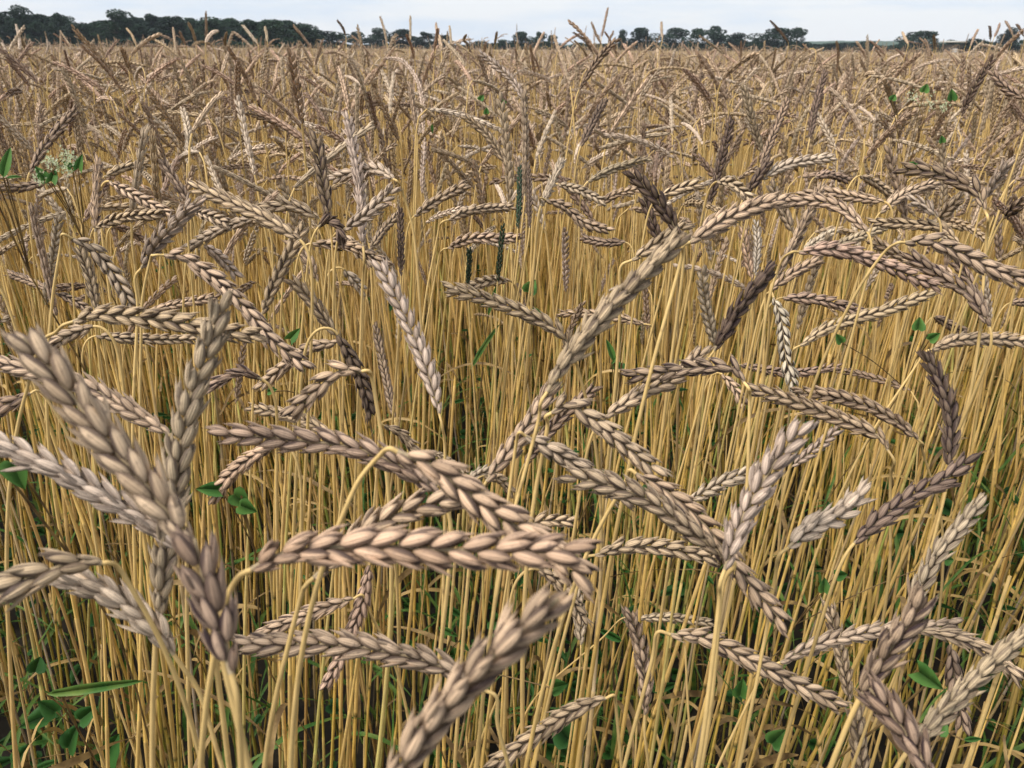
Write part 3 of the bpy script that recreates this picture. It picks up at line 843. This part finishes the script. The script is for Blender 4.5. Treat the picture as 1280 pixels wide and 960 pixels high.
T([(940,350),(934,318),(928,284)], 12, 'pink')
T([(735,227),(765,212),(812,198)], 12, 'grey')
T([(676,258),(690,230),(704,198)], 14, 'pale', 'h')
T([(698,230),(725,238),(757,253)], 12, 'grey')
T([(1172,272),(1158,258),(1134,249)], 15, 'pale', 'h')
T([(1100,266),(1130,243),(1172,227)], 14, 'tan')
T([(1172,277),(1185,262),(1204,244)], 14, 'grey')
T([(1232,247),(1245,225),(1262,201)], 14, 'pale', 'h')
T([(1255,272),(1268,260),(1290,246)], 15, 'brown')
T([(1018,222),(1035,218),(1062,226)], 12, 'brown')
T([(1075,220),(1090,226),(1114,243)], 13, 'tan')
T([(992,292),(978,262),(962,227)], 14, 'grey')
T([(1170,342),(1130,322),(1088,299)], 15, 'tan')
T([(1222,362),(1208,345),(1190,323)], 14, 'brown')
T([(1004,313),(1020,302),(1046,287)], 11, 'pale')
T([(964,362),(990,342),(1026,324)], 15, 'tan')
T([(953,224),(985,206),(1046,196)], 13, 'pale')
#--- upper band
T([(1012,174),(1020,130),(1032,88)], 10, 'dark')
T([(884,262),(898,215),(915,146)], 11, 'dark', 'f', None, 'dark thin upright ear above and right of the big diagonal ear')
T([(724,112),(745,78),(773,47)], 9, 'brown', 'f', None, 'brown ear slanting right just under the tallest skyline ear')
T([(657,130),(640,100),(598,64)], 9, 'pale', 'f', None, 'pale curved ear slanting left in the upper centre')
T([(636,210),(610,170),(577,143)], 11, 'tan')
T([(726,183),(740,155),(757,124)], 11, 'dark')
T([(37,216),(62,175),(97,135)], 13, 'brown', 'f', None, 'brown ear slanting right behind the white flowered weed')
T([(391,182),(350,155),(308,140)], 9, 'tan')
T([(234,205),(236,170),(228,134)], 9, 'pale')
T([(1201,145),(1220,105),(1243,70)], 10, 'dark')
T([(1282,124),(1258,110),(1238,88)], 12, 'brown', 'f')
T([(656,245),(657,180),(655,112)], 12, 'grey', 'h', None, 'tall grey upright ear in the upper centre')
T([(953,193),(940,150),(929,104)], 10, 'grey')
T([(950,208),(968,165),(986,122)], 11, 'brown')
T([(1012,50+12),(1000,76),(1030,60)], 5, 'tan')
T([(530,170),(525,110),(505,78),(480,72)], 6, 'pale')
T([(662,285),(662,245),(661,205)], 8, 'dark')
T([(501,345),(501,300),(500,257)], 9, 'dark', 'f', None, 'dark brown narrow upright spike left of the open middle')
T([(622,352),(625,318),(629,279)], 8, 'green', 'f', None, 'dark green narrow spike in the open middle')
T([(585,357),(586,333),(587,309)], 8, 'green', 'f', None, 'dark green narrow spike left of the other, behind the arched ears')
T([(647,286),(649,246),(650,206)], 8, 'green', 'f', None, 'dark green upright spike under the tall grey ear')
#--- against the skyline
for a in [((25,68),(24,48),(20,30),'pale'),((10,72),(6,60),(2,53),'pale'),((57,68),(60,60),(59,50),'pale'),((75,66),(76,55),(76,41),'brown'),
          ((170,56),(165,44),(158,35),'straw'),((257,62),(258,38),(257,14),'grey'),((245,54),(241,40),(235,28),'pale'),((232,56),(228,47),(224,39),'tan'),
          ((322,55),(312,42),(303,31),'pale'),((388,58),(377,44),(366,31),'tan'),((334,52),(333,42),(331,33),'grey'),((432,44),(428,34),(421,25),'brown'),
          ((484,54),(480,36),(475,20),'grey'),((513,50),(513,36),(513,20),'grey'),((545,56),(546,42),(545,28),'tan'),((564,56),(563,44),(562,32),'grey'),
          ((618,56),(620,47),(621,40),'tan'),((752,46),(756,28),(760,9),'brown'),((752,56),(745,42),(739,27),'brown'),((742,68),(732,52),(716,40),'brown'),
          ((828,48),(827,38),(827,27),'grey'),((985,52),(974,38),(962,25),'brown'),((760,54),(763,47),(767,40),'brown'),((1135,55),(1131,47),(1128,40),'tan'),
          ((1168,60),(1168,52),(1167,44),'grey'),((1213,58),(1218,46),(1223,36),'tan'),((1238,50),(1238,42),(1237,32),'brown'),((1243,46),(1247,38),(1250,29),'brown'),
          ((1266,44),(1262,35),(1257,26),'brown'),((1280,46),(1276,38),(1271,30),'brown'),((586,56),(580,50),(583,43),'grey'),((282,60),(281,50),(283,40),'straw')]:
    T(list(a[:3]), 4.1, a[3], 'h', None, None)

TONEW = {'tan': 'tan', 'pink': 'pinkish tan', 'pale': 'pale bleached', 'grey': 'greyish', 'brown': 'brown', 'dark': 'dark brown', 'spot': 'black-speckled white', 'straw': 'straw yellow', 'green': 'dark green'}
LAND = [((240,232),'curled dark ear',(410,285)), ((0,0),'big diagonal ear',(770,395)), ((0,0),'white flowered weed',(70,205)), ((0,0),'straw coloured ear',(210,402)),
        ((0,0),'long drooping left ear',(290,365)), ((0,0),'dark curved right edge ear',(1175,510)), ((0,0),'striped arching ear',(1180,220)),
        ((0,0),'black-speckled hanging ear',(980,430)), ((0,0),'dark striped ear pair',(818,260)), ((0,0),'open middle of the field',(600,430)), ((0,0),'thin dark upright ear',(900,200)),
        ((0,0),'tall grey upright ear',(656,180)), ((0,0),'pale tall upright ear',(443,220)), ((0,0),'long horizontal ear',(520,688)), ((0,0),'tallest skyline ear',(757,30)),
        ((0,0),'dark left wood',(190,40)), ((0,0),'green leaved weed',(1170,120)), ((0,0),'blue ridge',(1070,55)), ((0,0),'joined skyline trees',(985,45))]
used_labels = {}
def pose(p0, p1):
    dx, dy = p1[0] - p0[0], p0[1] - p1[1]
    a = math.degrees(math.atan2(dy, dx))
    names = [(0, 'pointing right'), (45, 'leaning up right'), (90, 'upright'), (135, 'leaning up left'), (180, 'pointing left'), (-180, 'pointing left'), (-45, 'drooping right'), (-90, 'hanging down'), (-135, 'drooping left')]
    return min(names, key=lambda q: abs(q[0] - a))[1]
def auto_label(p0, p1, tone, extra=''):
    c = ((p0[0] + p1[0]) / 2, (p0[1] + p1[1]) / 2)
    cand = sorted(LAND, key=lambda q: math.hypot(c[0] - q[2][0], c[1] - q[2][1]))
    length = math.hypot(p1[0] - p0[0], p1[1] - p0[1])
    sz = 'short' if length < 35 else ('medium' if length < 62 else 'long')
    for lm in cand[:8]:
        dx, dy = c[0] - lm[2][0], c[1] - lm[2][1]
        ddist = math.hypot(dx, dy)
        rel = ('right of' if dx > 0 else 'left of') if abs(dx) > abs(dy) * 1.6 else (('below' if dy > 0 else 'above') if abs(dy) > abs(dx) * 1.6 else (('below and ' if dy > 0 else 'above and ') + ('right of' if dx > 0 else 'left of')))
        near_ = 'just ' if ddist < 70 else ('' if ddist < 150 else 'well ')
        lb = f'{sz} {TONEW[tone]} ear {pose(p0, p1)}{extra}, {near_}{rel} the {lm[1]}'
        if lb not in used_labels:
            if len(lb.split()) > 16: continue
            used_labels[lb] = 1
            return lb
    return lb

for i, (pts, w, tone, roll, wp, lb) in enumerate(H):
    ew_ = .0068 if (w <= 9 and tone in ('green', 'dark') and pts[0][1] > 270) else EARW
    dep = ew_ * FPX / w
    g = np.random.default_rng(1000 + i)
    # the ear tilts a little in depth, as its real pose would
    tilt = 1 + g.uniform(-.05, .05) * np.linspace(0, 1, len(pts))
    P = [at(p[0], p[1], dep * t) for p, t in zip(pts, tilt)]
    W3 = [at(q[0], q[1], dep * (1 + .02 * (k + 1))) for k, q in enumerate(wp)] if wp else None
    lod = 0 if w >= 17 else (1 if w >= 8.5 else 2)
    root = build_stalk(P, ew_, tone, roll, lod, 2000 + 3 * i, W3, split=w >= 21, leaf=(w > 9 and g.random() < .3))
    if lb is None: lb = auto_label(pts[0], pts[-1], tone)
    tag(root, lb, 'wheat stalk', STALK_GROUP)

# ------------------------------------------------------------------ prototypes for the repeats
def proto_spine(g, style, base_h):
    a0 = {'up': g.uniform(2, 22), 'lean': g.uniform(25, 55), 'arch': g.uniform(55, 85), 'droop': g.uniform(80, 105)}[style]
    bend = {'up': g.uniform(0, 18), 'lean': g.uniform(5, 40), 'arch': g.uniform(15, 50), 'droop': g.uniform(15, 45)}[style]
    if style == 'up' and g.random() < .3: bend = -bend
    L = g.uniform(.085, .125); m_ = 16
    p = np.array([0, 0, base_h]); out = [p]; y_ = 0
    for i in range(m_):
        a = R(a0 + bend * i / m_); y_ += g.normal(0, .02)
        p = p + np.array([math.sin(a), y_ * .5, math.cos(a)]) * (L / m_); out.append(p)
    return np.array(out)
PROTO = bpy.data.collections.new('stalk_kinds')      # never linked to the scene itself
STY = ['up', 'lean', 'arch', 'droop']
TN = ['tan', 'pale', 'grey', 'tan', 'brown', 'tan', 'pink', 'grey', 'tan', 'brown', 'straw', 'pale', 'pale', 'tan', 'grey', 'pink']
mid_protos, far_protos = [], []
def joined(name, parts, mats):
    """one mesh from (V,F,UV,C,matindex) parts"""
    V, F, U, C, M = [], [], [], [], []; n0 = 0
    for v_, f_, u_, c_, m_ in parts:
        V.append(v_); F.append(f_ + n0); n0 += len(v_)
        U.append(u_ if u_ is not None else np.zeros((f_.size, 2))); C.append(c_); M.append(np.full(len(f_), m_, dtype=np.int32))
    me = make_mesh(name, np.vstack(V), np.vstack(F), mats[0], np.vstack(C), np.vstack(U))
    for m_ in mats[1:]: me.materials.append(m_)
    me.polygons.foreach_set('material_index', np.concatenate(M)); me.update()
    return me
def proto_parts(g, style, tone, lod, seed, sides=6):
    base_h = g.uniform(1.02, 1.10) - (.03 if style == 'up' else -.03)
    P = proto_spine(g, style, base_h)
    D = catmull(P, 40); t0 = unit(D[2] - D[0])
    sp = stem_path(D[0], t0, g, None, np.array([-.10 + g.normal(0, .03), g.normal(0, .06)]))
    if lod >= 2: sp = np.vstack([sp[:50:6], sp[50::3], sp[-1:]])
    foot = sp[-1].copy(); foot[2] = 0
    sV, sF, sC = stem_geo(sp, g, sides=sides)
    res, N = ear_geo(D, EARW * g.uniform(.92, 1.05), tone, 'any', lod, seed, pitch=.0052 if lod < 3 else .0075)
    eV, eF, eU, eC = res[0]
    return sV - foot, sF, sC, eV - foot, eF, eU, eC
# mid range kinds: kept as separate stem and ear meshes so that single stalks can be copied, and as one joined mesh for the rest
single_kinds = []
for i in range(32):
    g = np.random.default_rng(300 + i)
    style = STY[[0, 1, 2, 0, 1, 3, 0, 1][i % 8]]; tone = TN[(i * 5 + i // 8) % 16]
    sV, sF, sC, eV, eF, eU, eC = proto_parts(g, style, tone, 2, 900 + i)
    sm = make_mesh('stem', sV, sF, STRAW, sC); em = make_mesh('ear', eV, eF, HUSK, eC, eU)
    single_kinds.append((sm, em, style, tone, eV.mean(0), eV))
    me = joined('stalk', [(sV, sF, None, sC, 0), (eV, eF, eU, eC, 1)], [STRAW, HUSK])
    PROTO.objects.link(bpy.data.objects.new(f'a_mid_{i:02d}', me))
NMID = 32
# short broken straws and tillers for the understorey near the camera
for i in range(10):
    g = np.random.default_rng(700 + i)
    h = g.uniform(.45, .98); lean = g.normal(0, .07, 2) + np.array([.08, 0])
    zs = np.linspace(h, 0, 14)
    P = np.stack([lean[0] * zs + .01 * np.sin(zs * 6 + i), lean[1] * zs, zs], -1)
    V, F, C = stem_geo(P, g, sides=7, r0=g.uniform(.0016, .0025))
    parts = [(V, F, None, C, 0)]
    if i % 3 == 0:
        q = P[g.integers(1, 6)]; a = g.uniform(0, 6.28)
        bV, bF = blade_geo(q, (math.cos(a), math.sin(a)), g.uniform(.12, .26), g.uniform(.005, .009), up=g.uniform(.3, 2), droop=g.uniform(1, 3), twist=g.uniform(-3, 3), g=g)
        parts.append((bV, bF, None, np.tile([.38, .25, .09, 1], (len(bV), 1)), 0))
    PROTO.objects.link(bpy.data.objects.new(f'b_straw_{i:02d}', joined('straw', parts, [STRAW])))
NSTR = 10
# far patches of low detail stalks
for i in range(6):
    g = np.random.default_rng(800 + i)
    parts = []
    for k in range(42):
        style = STY[g.integers(0, 4)] if g.random() < .6 else 'up'
        sV, sF, sC, eV, eF, eU, eC = proto_parts(g, style, TN[g.integers(0, 16)], 3, 5000 + i * 100 + k, sides=4)
        a = g.uniform(0, 6.28); c_, s_ = math.cos(a), math.sin(a)
        Rm = np.array([[c_, -s_, 0], [s_, c_, 0], [0, 0, 1]])
        off = np.array([g.uniform(-.35, .35), g.uniform(-.35, .35), g.normal(0.07, .065) + (g.uniform(.05, .16) if g.random() < .14 else 0)])
        # keep only the upper part of the stem; lower parts are never seen from above at this distance
        parts += [(sV @ Rm.T + off, sF, None, sC, 0), (eV @ Rm.T + off, eF, eU, eC, 1)]
    PROTO.objects.link(bpy.data.objects.new(f'c_patch_{i:02d}', joined('patch', parts, [STRAW, HUSK])))
NPAT = 6

# ------------------------------------------------------------------ positions
pos, idx, rot, scl = [], [], [], []
cand = []
g = np.random.default_rng(42)
def ok_x(x, y, m=.75): return abs(x) < y * .70 + m
n_mid = 0
YM = 6.5
area_n = int(440 * YM * (2 * (YM * .70 + .75)))
for _ in range(area_n):
    y = g.uniform(.2, YM); x = g.uniform(-1, 1) * (YM * .70 + .75)
    if not ok_x(x, y): continue
    dd = math.hypot(x, y)
    pgx = proj((x, y, .8))[0]
    if y < 2.2 and 540 < pgx < 642 and g.random() < .78: continue
    if y < 1.8 and (990 < pgx < 1070 or 690 < pgx < 775 or 330 < pgx < 390) and g.random() < .55: continue
    keep = (.33 if y < 1.1 else (.50 if y < 1.6 else 1)) * min(1, max(.5, 1.25 - y * .14))
    if g.random() > keep: continue
    k = int(g.integers(0, NMID)); th = g.uniform(0, 6.28); sc = float(np.clip(g.normal(1.0 + .05 * min(1.3, max(0, y - 1.1)), .06), .84, 1.22))
    if g.random() < (.34 if y > 1.4 else .1): sc *= g.uniform(.80, .95)
    ev = single_kinds[k][4] * sc
    ex, ey = x + ev[0] * math.cos(th) - ev[1] * math.sin(th), y + ev[0] * math.sin(th) + ev[1] * math.cos(th)
    px, py, dp = proj((ex, ey, ev[2]))
    inview = dp > 0 and -150 < px < 1430 and -100 < py < 1100
    if math.hypot(ex, ey) < .96: 
        continue
    if ev[2] > (1.33 if y < 1.6 else 1.41): continue
    if inview and py > 330 and g.random() < .55: continue
    cand.append((x, y, k, th, sc, px, py, dp))
# the nearest in view become single stalks, all others go into one mass
vis = [c for c in cand if -30 < c[5] < 1310 and 30 < c[6] < 460]
vis.sort(key=lambda c: c[7])
NS = max(0, 300 - len(H))
singles = vis[:NS]; sset = set(id(c) for c in singles)
for j, (x, y, k, th, sc, px, py, dp) in enumerate(singles):
    sm, em, style, tone, ev, eV = single_kinds[k]
    e = obj('spelt_stalk', None); e.location = (x, y, 0); e.rotation_euler.z = th; e.scale = (sc, sc, sc); e.empty_display_size = .02
    obj('stem', sm, e); obj('ear', em, e)
    c_, s_ = math.cos(th), math.sin(th)
    pj = []
    for q in (eV[:40].mean(0) * sc, eV[len(eV) // 3 - 40:len(eV) // 3].mean(0) * sc):
        a, b_, _ = proj((x + q[0] * c_ - q[1] * s_, y + q[0] * s_ + q[1] * c_, q[2])); pj.append((a, b_))
    tag(e, auto_label(pj[0], pj[1], tone), 'wheat stalk', STALK_GROUP)
for c in cand:
    if id(c) in sset: continue
    pos.append((c[0], c[1], 0)); idx.append(c[2]); rot.append(c[3]); scl.append(c[4])
# broken straws between the near stalks
for _ in range(520):
    y = g.uniform(.28, 1.7); x = g.uniform(-1, 1) * (y * .7 + .5)
    pos.append((x, y, 0)); idx.append(NMID + int(g.integers(0, NSTR))); rot.append(g.normal(0, .5)); scl.append(g.uniform(.75, 1.08))
# far patches
y = YM + .1
while y < 46:
    step = .62 * (1 + max(0, (y - 9)) * .03)
    nx_ = int((y * .70 + 1.2) / step)
    for i in range(-nx_, nx_ + 1):
        pos.append((i * step + g.uniform(-.15, .15), y + g.uniform(-.12, .12), g.normal(0, .02))); idx.append(NMID + NSTR + int(g.integers(0, NPAT)))
        rot.append(g.uniform(0, 6.28)); scl.append(g.uniform(.96, 1.05))
    y += step

pts = bpy.data.meshes.new('spelt_crop')
pts.vertices.add(len(pos)); pts.vertices.foreach_set('co', np.array(pos, dtype=np.float32).ravel())
for nm, tp, arr in (('kind_index', 'INT', np.array(idx, dtype=np.int32)), ('spin', 'FLOAT', np.array(rot, dtype=np.float32)), ('size', 'FLOAT', np.array(scl, dtype=np.float32))):
    a = pts.attributes.new(nm, tp, 'POINT'); a.data.foreach_set('value', arr)
crop = tag(obj('spelt_crop', pts), 'dense ripe spelt standing behind and between the nearest ears', 'crop', kind='stuff')
ng = bpy.data.node_groups.new('stand_stalks', 'GeometryNodeTree')
ng.interface.new_socket('Geometry', in_out='INPUT', socket_type='NodeSocketGeometry')
ng.interface.new_socket('Geometry', in_out='OUTPUT', socket_type='NodeSocketGeometry')
gn = ng.nodes; gl = ng.links
gi, go = gn.new('NodeGroupInput'), gn.new('NodeGroupOutput')
ci = gn.new('GeometryNodeCollectionInfo'); ci.inputs['Collection'].default_value = PROTO
ci.inputs['Separate Children'].default_value = True; ci.inputs['Reset Children'].default_value = True
iop = gn.new('GeometryNodeInstanceOnPoints'); iop.inputs['Pick Instance'].default_value = True
def named(nm, tp):
    x = gn.new('GeometryNodeInputNamedAttribute'); x.data_type = tp; x.inputs['Name'].default_value = nm
    return x.outputs['Attribute']
cmb = gn.new('ShaderNodeCombineXYZ'); gl.new(named('spin', 'FLOAT'), cmb.inputs['Z'])
gl.new(gi.outputs[0], iop.inputs['Points']); gl.new(ci.outputs[0], iop.inputs['Instance'])
gl.new(named('kind_index', 'INT'), iop.inputs['Instance Index']); gl.new(cmb.outputs[0], iop.inputs['Rotation'])
gl.new(named('size', 'FLOAT'), iop.inputs['Scale']); gl.new(iop.outputs[0], go.inputs[0])
md = crop.modifiers.new('stand', 'NODES'); md.node_group = ng

# ------------------------------------------------------------------ undergrowth and grass between the stems
def leaf_shape(kind):
    if kind == 'heart': out = [(0, 0), (.22, -.14), (.46, -.02), (.48, .22), (.36, .5), (.18, .78), (0, 1)]
    elif kind == 'arrow': out = [(0, .08), (.3, -.18), (.34, .1), (.30, .4), (.16, .72), (0, 1)]
    elif kind == 'blade': out = [(0, 0), (.035, .1), (.055, .35), (.05, .6), (.03, .85), (0, 1)]
    else: out = [(0, 0), (.10, .1), (.16, .35), (.14, .6), (.07, .85), (0, 1)]
    return out
def leaf_geo(kind, c, d, nrm, L, fold=.18, curl=.15):
    """flat leaf with a folded midrib; c base point, d direction, nrm face normal"""
    o = leaf_shape(kind); d = unit(np.asarray(d, float)); nrm = unit(nrm - d * (np.asarray(nrm) @ d)); s = np.cross(d, nrm)
    V, F = [], []
    k = len(o)
    for side in (1, -1):
        for x_, y_ in o: V.append(c + L * (s * x_ * side + d * y_ + nrm * (fold * abs(x_) - curl * y_ * y_)))
    mid_ = []
    for x_, y_ in o:
        yy = max(y_, .08 if kind != 'x' else 0); mid_.append(c + L * (d * yy + nrm * (-curl * yy * yy)))
    V += mid_
    for q in range(2):
        for i in range(k - 1):
            a, b_ = q * k + i, q * k + i + 1
            F.append((a, b_, 2 * k + i + 1, 2 * k + i))
    return np.array(V), np.array(F)
g = np.random.default_rng(77)
Vs, Fs, n0 = [], [], 0
for _ in range(8500):
    y = g.uniform(.75, 4.2); x = g.uniform(-1, 1) * (y * .7 + .5)
    if math.sin(x * 5.1 + 1) + math.sin(y * 4.3 + x * 2) + g.normal(0, .8) < .1: continue
    z = abs(g.normal(0, .26)) + .02
    a = g.uniform(0, 6.28)
    V, F = leaf_geo('heart' if g.random() < .6 else 'narrow', np.array([x, y, z]), (math.cos(a), math.sin(a), g.uniform(-.4, .6)), np.array([g.normal(0, .4), g.normal(0, .4) - .3, 1]), g.uniform(.018, .045))
    Vs.append(V); Fs.append(F + n0); n0 += len(V)
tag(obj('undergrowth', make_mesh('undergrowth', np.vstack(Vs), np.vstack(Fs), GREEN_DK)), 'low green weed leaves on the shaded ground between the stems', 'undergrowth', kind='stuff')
Vs, Fs, n0 = [], [], 0
for _ in range(1300):
    y = g.uniform(.35, 3.2); x = g.uniform(-1, 1) * (y * .7 + .4); a = g.uniform(0, 6.28)
    V, F = blade_geo((x, y, g.uniform(.0, .45)), (math.cos(a), math.sin(a)), g.uniform(.15, .42), g.uniform(.004, .009), up=g.uniform(.8, 4), droop=g.uniform(.4, 2.2), twist=g.uniform(-1, 1), g=g)
    Vs.append(V); Fs.append(F + n0); n0 += len(V)
tag(obj('grass', make_mesh('grass', np.vstack(Vs), np.vstack(Fs), GRASS)), 'green grass blades growing up between the straw', 'grass', kind='stuff')
Vs, Fs, n0 = [], [], 0
for _ in range(1300):
    y = g.uniform(.3, 3.6); x = g.uniform(-1, 1) * (y * .7 + .5); a = g.uniform(0, 6.28); z = abs(g.normal(0, .3)) + .01 if g.random() < .6 else g.uniform(.3, .9)
    if y < .7: z = min(z, .7)
    V, F = blade_geo((x, y, z), (math.cos(a), math.sin(a)), g.uniform(.08, .26), g.uniform(.004, .009), up=g.uniform(-.8, 1.2), droop=g.uniform(.4, 2.6), twist=g.uniform(-4, 4), g=g)
    Vs.append(V); Fs.append(F + n0); n0 += len(V)
tag(obj('dead_leaves', make_mesh('dead_leaves', np.vstack(Vs), np.vstack(Fs), DRY)), 'curled dry leaf blades hanging among the stems', 'leaves', kind='stuff')

# ------------------------------------------------------------------ single weeds with green leaves
def weed(label, cat, items, dep, root_px, name='climbing_weed', mat=GREEN, flowers=()):
    """items: (px, py, length px, angle deg in picture, kind)"""
    g = np.random.default_rng(int(root_px[0] * 7 + root_px[1]))
    top = at(root_px[0], root_px[1], dep)
    foot = top.copy(); foot[2] = 0; foot[0] -= .05; foot[1] += .4
    e = tag(obj(name, None), label, cat); e.location = foot; e.empty_display_size = .02
    zs = np.linspace(top[2], 0, 16)
    P = np.stack([np.interp(zs, [0, top[2]], [foot[0], top[0]]) + .012 * np.sin(zs * 14), np.interp(zs, [0, top[2]], [foot[1], top[1]]), zs], -1)
    Vs, Fs, n0 = [], [], 0
    V, F = tube(P, np.full(16, .0008), 6); Vs.append(V); Fs.append(F); n0 = len(V)
    leaves = []
    for px, py, lp, ang, kind in items:
        c = at(px, py, dep); L = lp / FPX * dep
        d = RIGHT * math.cos(R(ang)) + UP * math.sin(R(ang)) + FWD * g.uniform(-.3, .3)
        nrm = -FWD * 1.0 + UP * g.uniform(.1, .8) + RIGHT * g.uniform(-.4, .4)
        V, F = leaf_geo(kind, c, d, nrm, L)
        leaves.append((V, F))
        j = np.argmin(np.linalg.norm(P - c, axis=1)); q = P[min(j + 1, 15)]
        V, F = tube(catmull([q, (q + c) / 2 + UP * .004, c], 8), np.full(len(catmull([q, c, c], 8)), .0006), 5); Vs.append(V); Fs.append(F + n0); n0 += len(V)
    fl = []
    for px, py, sp_px in flowers:
        c = at(px, py, dep); j = np.argmin(np.linalg.norm(P - c, axis=1)); q = P[j]
        V, F = tube(catmull([q, (q + c) / 2 + UP * .006, c], 8), np.full(len(catmull([q, c, c], 8)), .0007), 5); Vs.append(V); Fs.append(F + n0); n0 += len(V)
        bv, bf, m0 = [], [], 0
        for _ in range(34):
            o = c + g.normal(0, 1, 3) * sp_px / FPX * dep * .5
            for k_ in range(5):
                a = k_ * 1.2566; d = unit(np.array([math.cos(a), math.sin(a) * .4 - .5, .6 + math.sin(a)]))
                V, F = leaf_geo('narrow', o, d, -FWD + UP * .3 + RIGHT * .2, g.uniform(.0014, .0023)); bv.append(V); bf.append(F + m0); m0 += len(V)
        fl.append((np.vstack(bv), np.vstack(bf)))
    obj('stem', make_mesh('stem', np.vstack(Vs) - foot, np.vstack(Fs), DRY), e)
    for V, F in leaves: obj('leaf', make_mesh('leaf', V - foot, F, mat), e)
    for V, F in fl: obj('flower_cluster', make_mesh('flower_cluster', V - foot, F, BLOOM), e)
    return e
weed('climbing weed with clusters of tiny white flowers and pointed green leaves, upper left', 'weed',
     [(58, 225, 22, 125, 'arrow'), (64, 228, 20, 80, 'arrow'), (98, 212, 20, 75, 'arrow'), (90, 210, 14, 140, 'arrow')], .84, (80, 214), 'flowering_weed', flowers=[(62, 201, 8), (80, 196, 9), (72, 208, 9), (90, 199, 7), (48, 224, 9), (84, 212, 7)])
weed('large pointed green leaf of a weed at the left edge beside the flowering one', 'weed', [(4, 222, 40, 78, 'narrow'), (8, 222, 18, 10, 'narrow'), (-8, 215, 32, 110, 'arrow')], .62, (2, 224))
weed('green leaved weed among the ears near the upper right', 'weed', [(1155, 115, 12, 70, 'heart'), (1190, 125, 14, 95, 'heart'), (1115, 125, 10, 60, 'heart'), (1140, 208, 13, 40, 'heart'), (1178, 178, 9, 100, 'heart')], 1.15, (1165, 150), flowers=[(1162, 128, 10), (1140, 122, 8), (1180, 135, 7)])
weed('bindweed with one big hole-eaten heart leaf at the left edge', 'weed', [(16, 578, 38, -75, 'heart')], .42, (10, 582))
weed('weed with two small green leaves below the slim left-pointing ear', 'weed', [(275, 612, 30, 175, 'arrow'), (292, 618, 26, -40, 'heart'), (300, 632, 22, -20, 'heart')], .62, (283, 620))
weed('weed with one arrow shaped green leaf right of the long greyish ear', 'weed', [(1146, 838, 38, -35, 'arrow'), (1172, 915, 24, 60, 'heart'), (1205, 925, 22, 10, 'narrow')], .5, (1150, 842))
weed('weed leaf showing green under the long drooping left ear', 'weed', [(362, 425, 20, 50, 'arrow'), (335, 490, 12, 20, 'heart')], .8, (358, 428))
weed('round green weed leaves beside the ear that leaves the right edge', 'weed', [(1148, 412, 17, 80, 'heart'), (1162, 425, 15, 40, 'heart'), (1052, 428, 13, 120, 'heart')], .85, (1150, 418))
weed('single narrow green leaf right of the big diagonal ear', 'weed', [(768, 452, 30, 108, 'narrow'), (765, 455, 12, 60, 'narrow')], .75, (768, 454))
weed('dull green weed leaf left of the open middle under the arched ears', 'weed', [(660, 365, 20, 60, 'heart'), (665, 385, 16, -20, 'narrow')], .95, (660, 372))
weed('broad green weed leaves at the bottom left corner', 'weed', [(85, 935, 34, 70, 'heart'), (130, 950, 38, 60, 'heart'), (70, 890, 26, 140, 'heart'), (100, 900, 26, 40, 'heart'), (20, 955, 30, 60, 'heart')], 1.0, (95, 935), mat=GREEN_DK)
weed('curved green leaf in the gap under the long horizontal ear', 'weed', [(548, 784, 28, -25, 'narrow'), (575, 800, 20, -55, 'narrow'), (690, 860, 22, 10, 'heart')], .62, (556, 790))
weed('weed with small green leaves right of the thick straight straw', 'weed', [(1030, 740, 18, 80, 'heart'), (1045, 720, 16, 10, 'heart'), (925, 870, 22, 80, 'heart'), (1180, 700, 16, 0, 'heart'), (965, 930, 26, 40, 'heart')], .8, (1035, 745))
weed('small green weed leaves in the upper centre of the field', 'weed', [(600, 125, 9, 60, 'heart'), (625, 128, 9, 0, 'heart'), (608, 142, 8, 90, 'heart'), (540, 155, 12, -90, 'narrow')], 1.5, (606, 135))
weed('long green grass leaf lying across the bottom left', 'grass', [(58, 868, 120, 9, 'blade')], .55, (62, 864), 'grass_plant', GRASS)
weed('green grass leaf slanting up beside the dark gap in the middle', 'grass', [(588, 462, 70, 62, 'blade'), (610, 395, 50, 75, 'blade')], .9, (590, 465), 'grass_plant', GRASS)
print('stalks traced', len(H), 'singles', len(singles), 'points', len(pos), 'cand', len(cand))
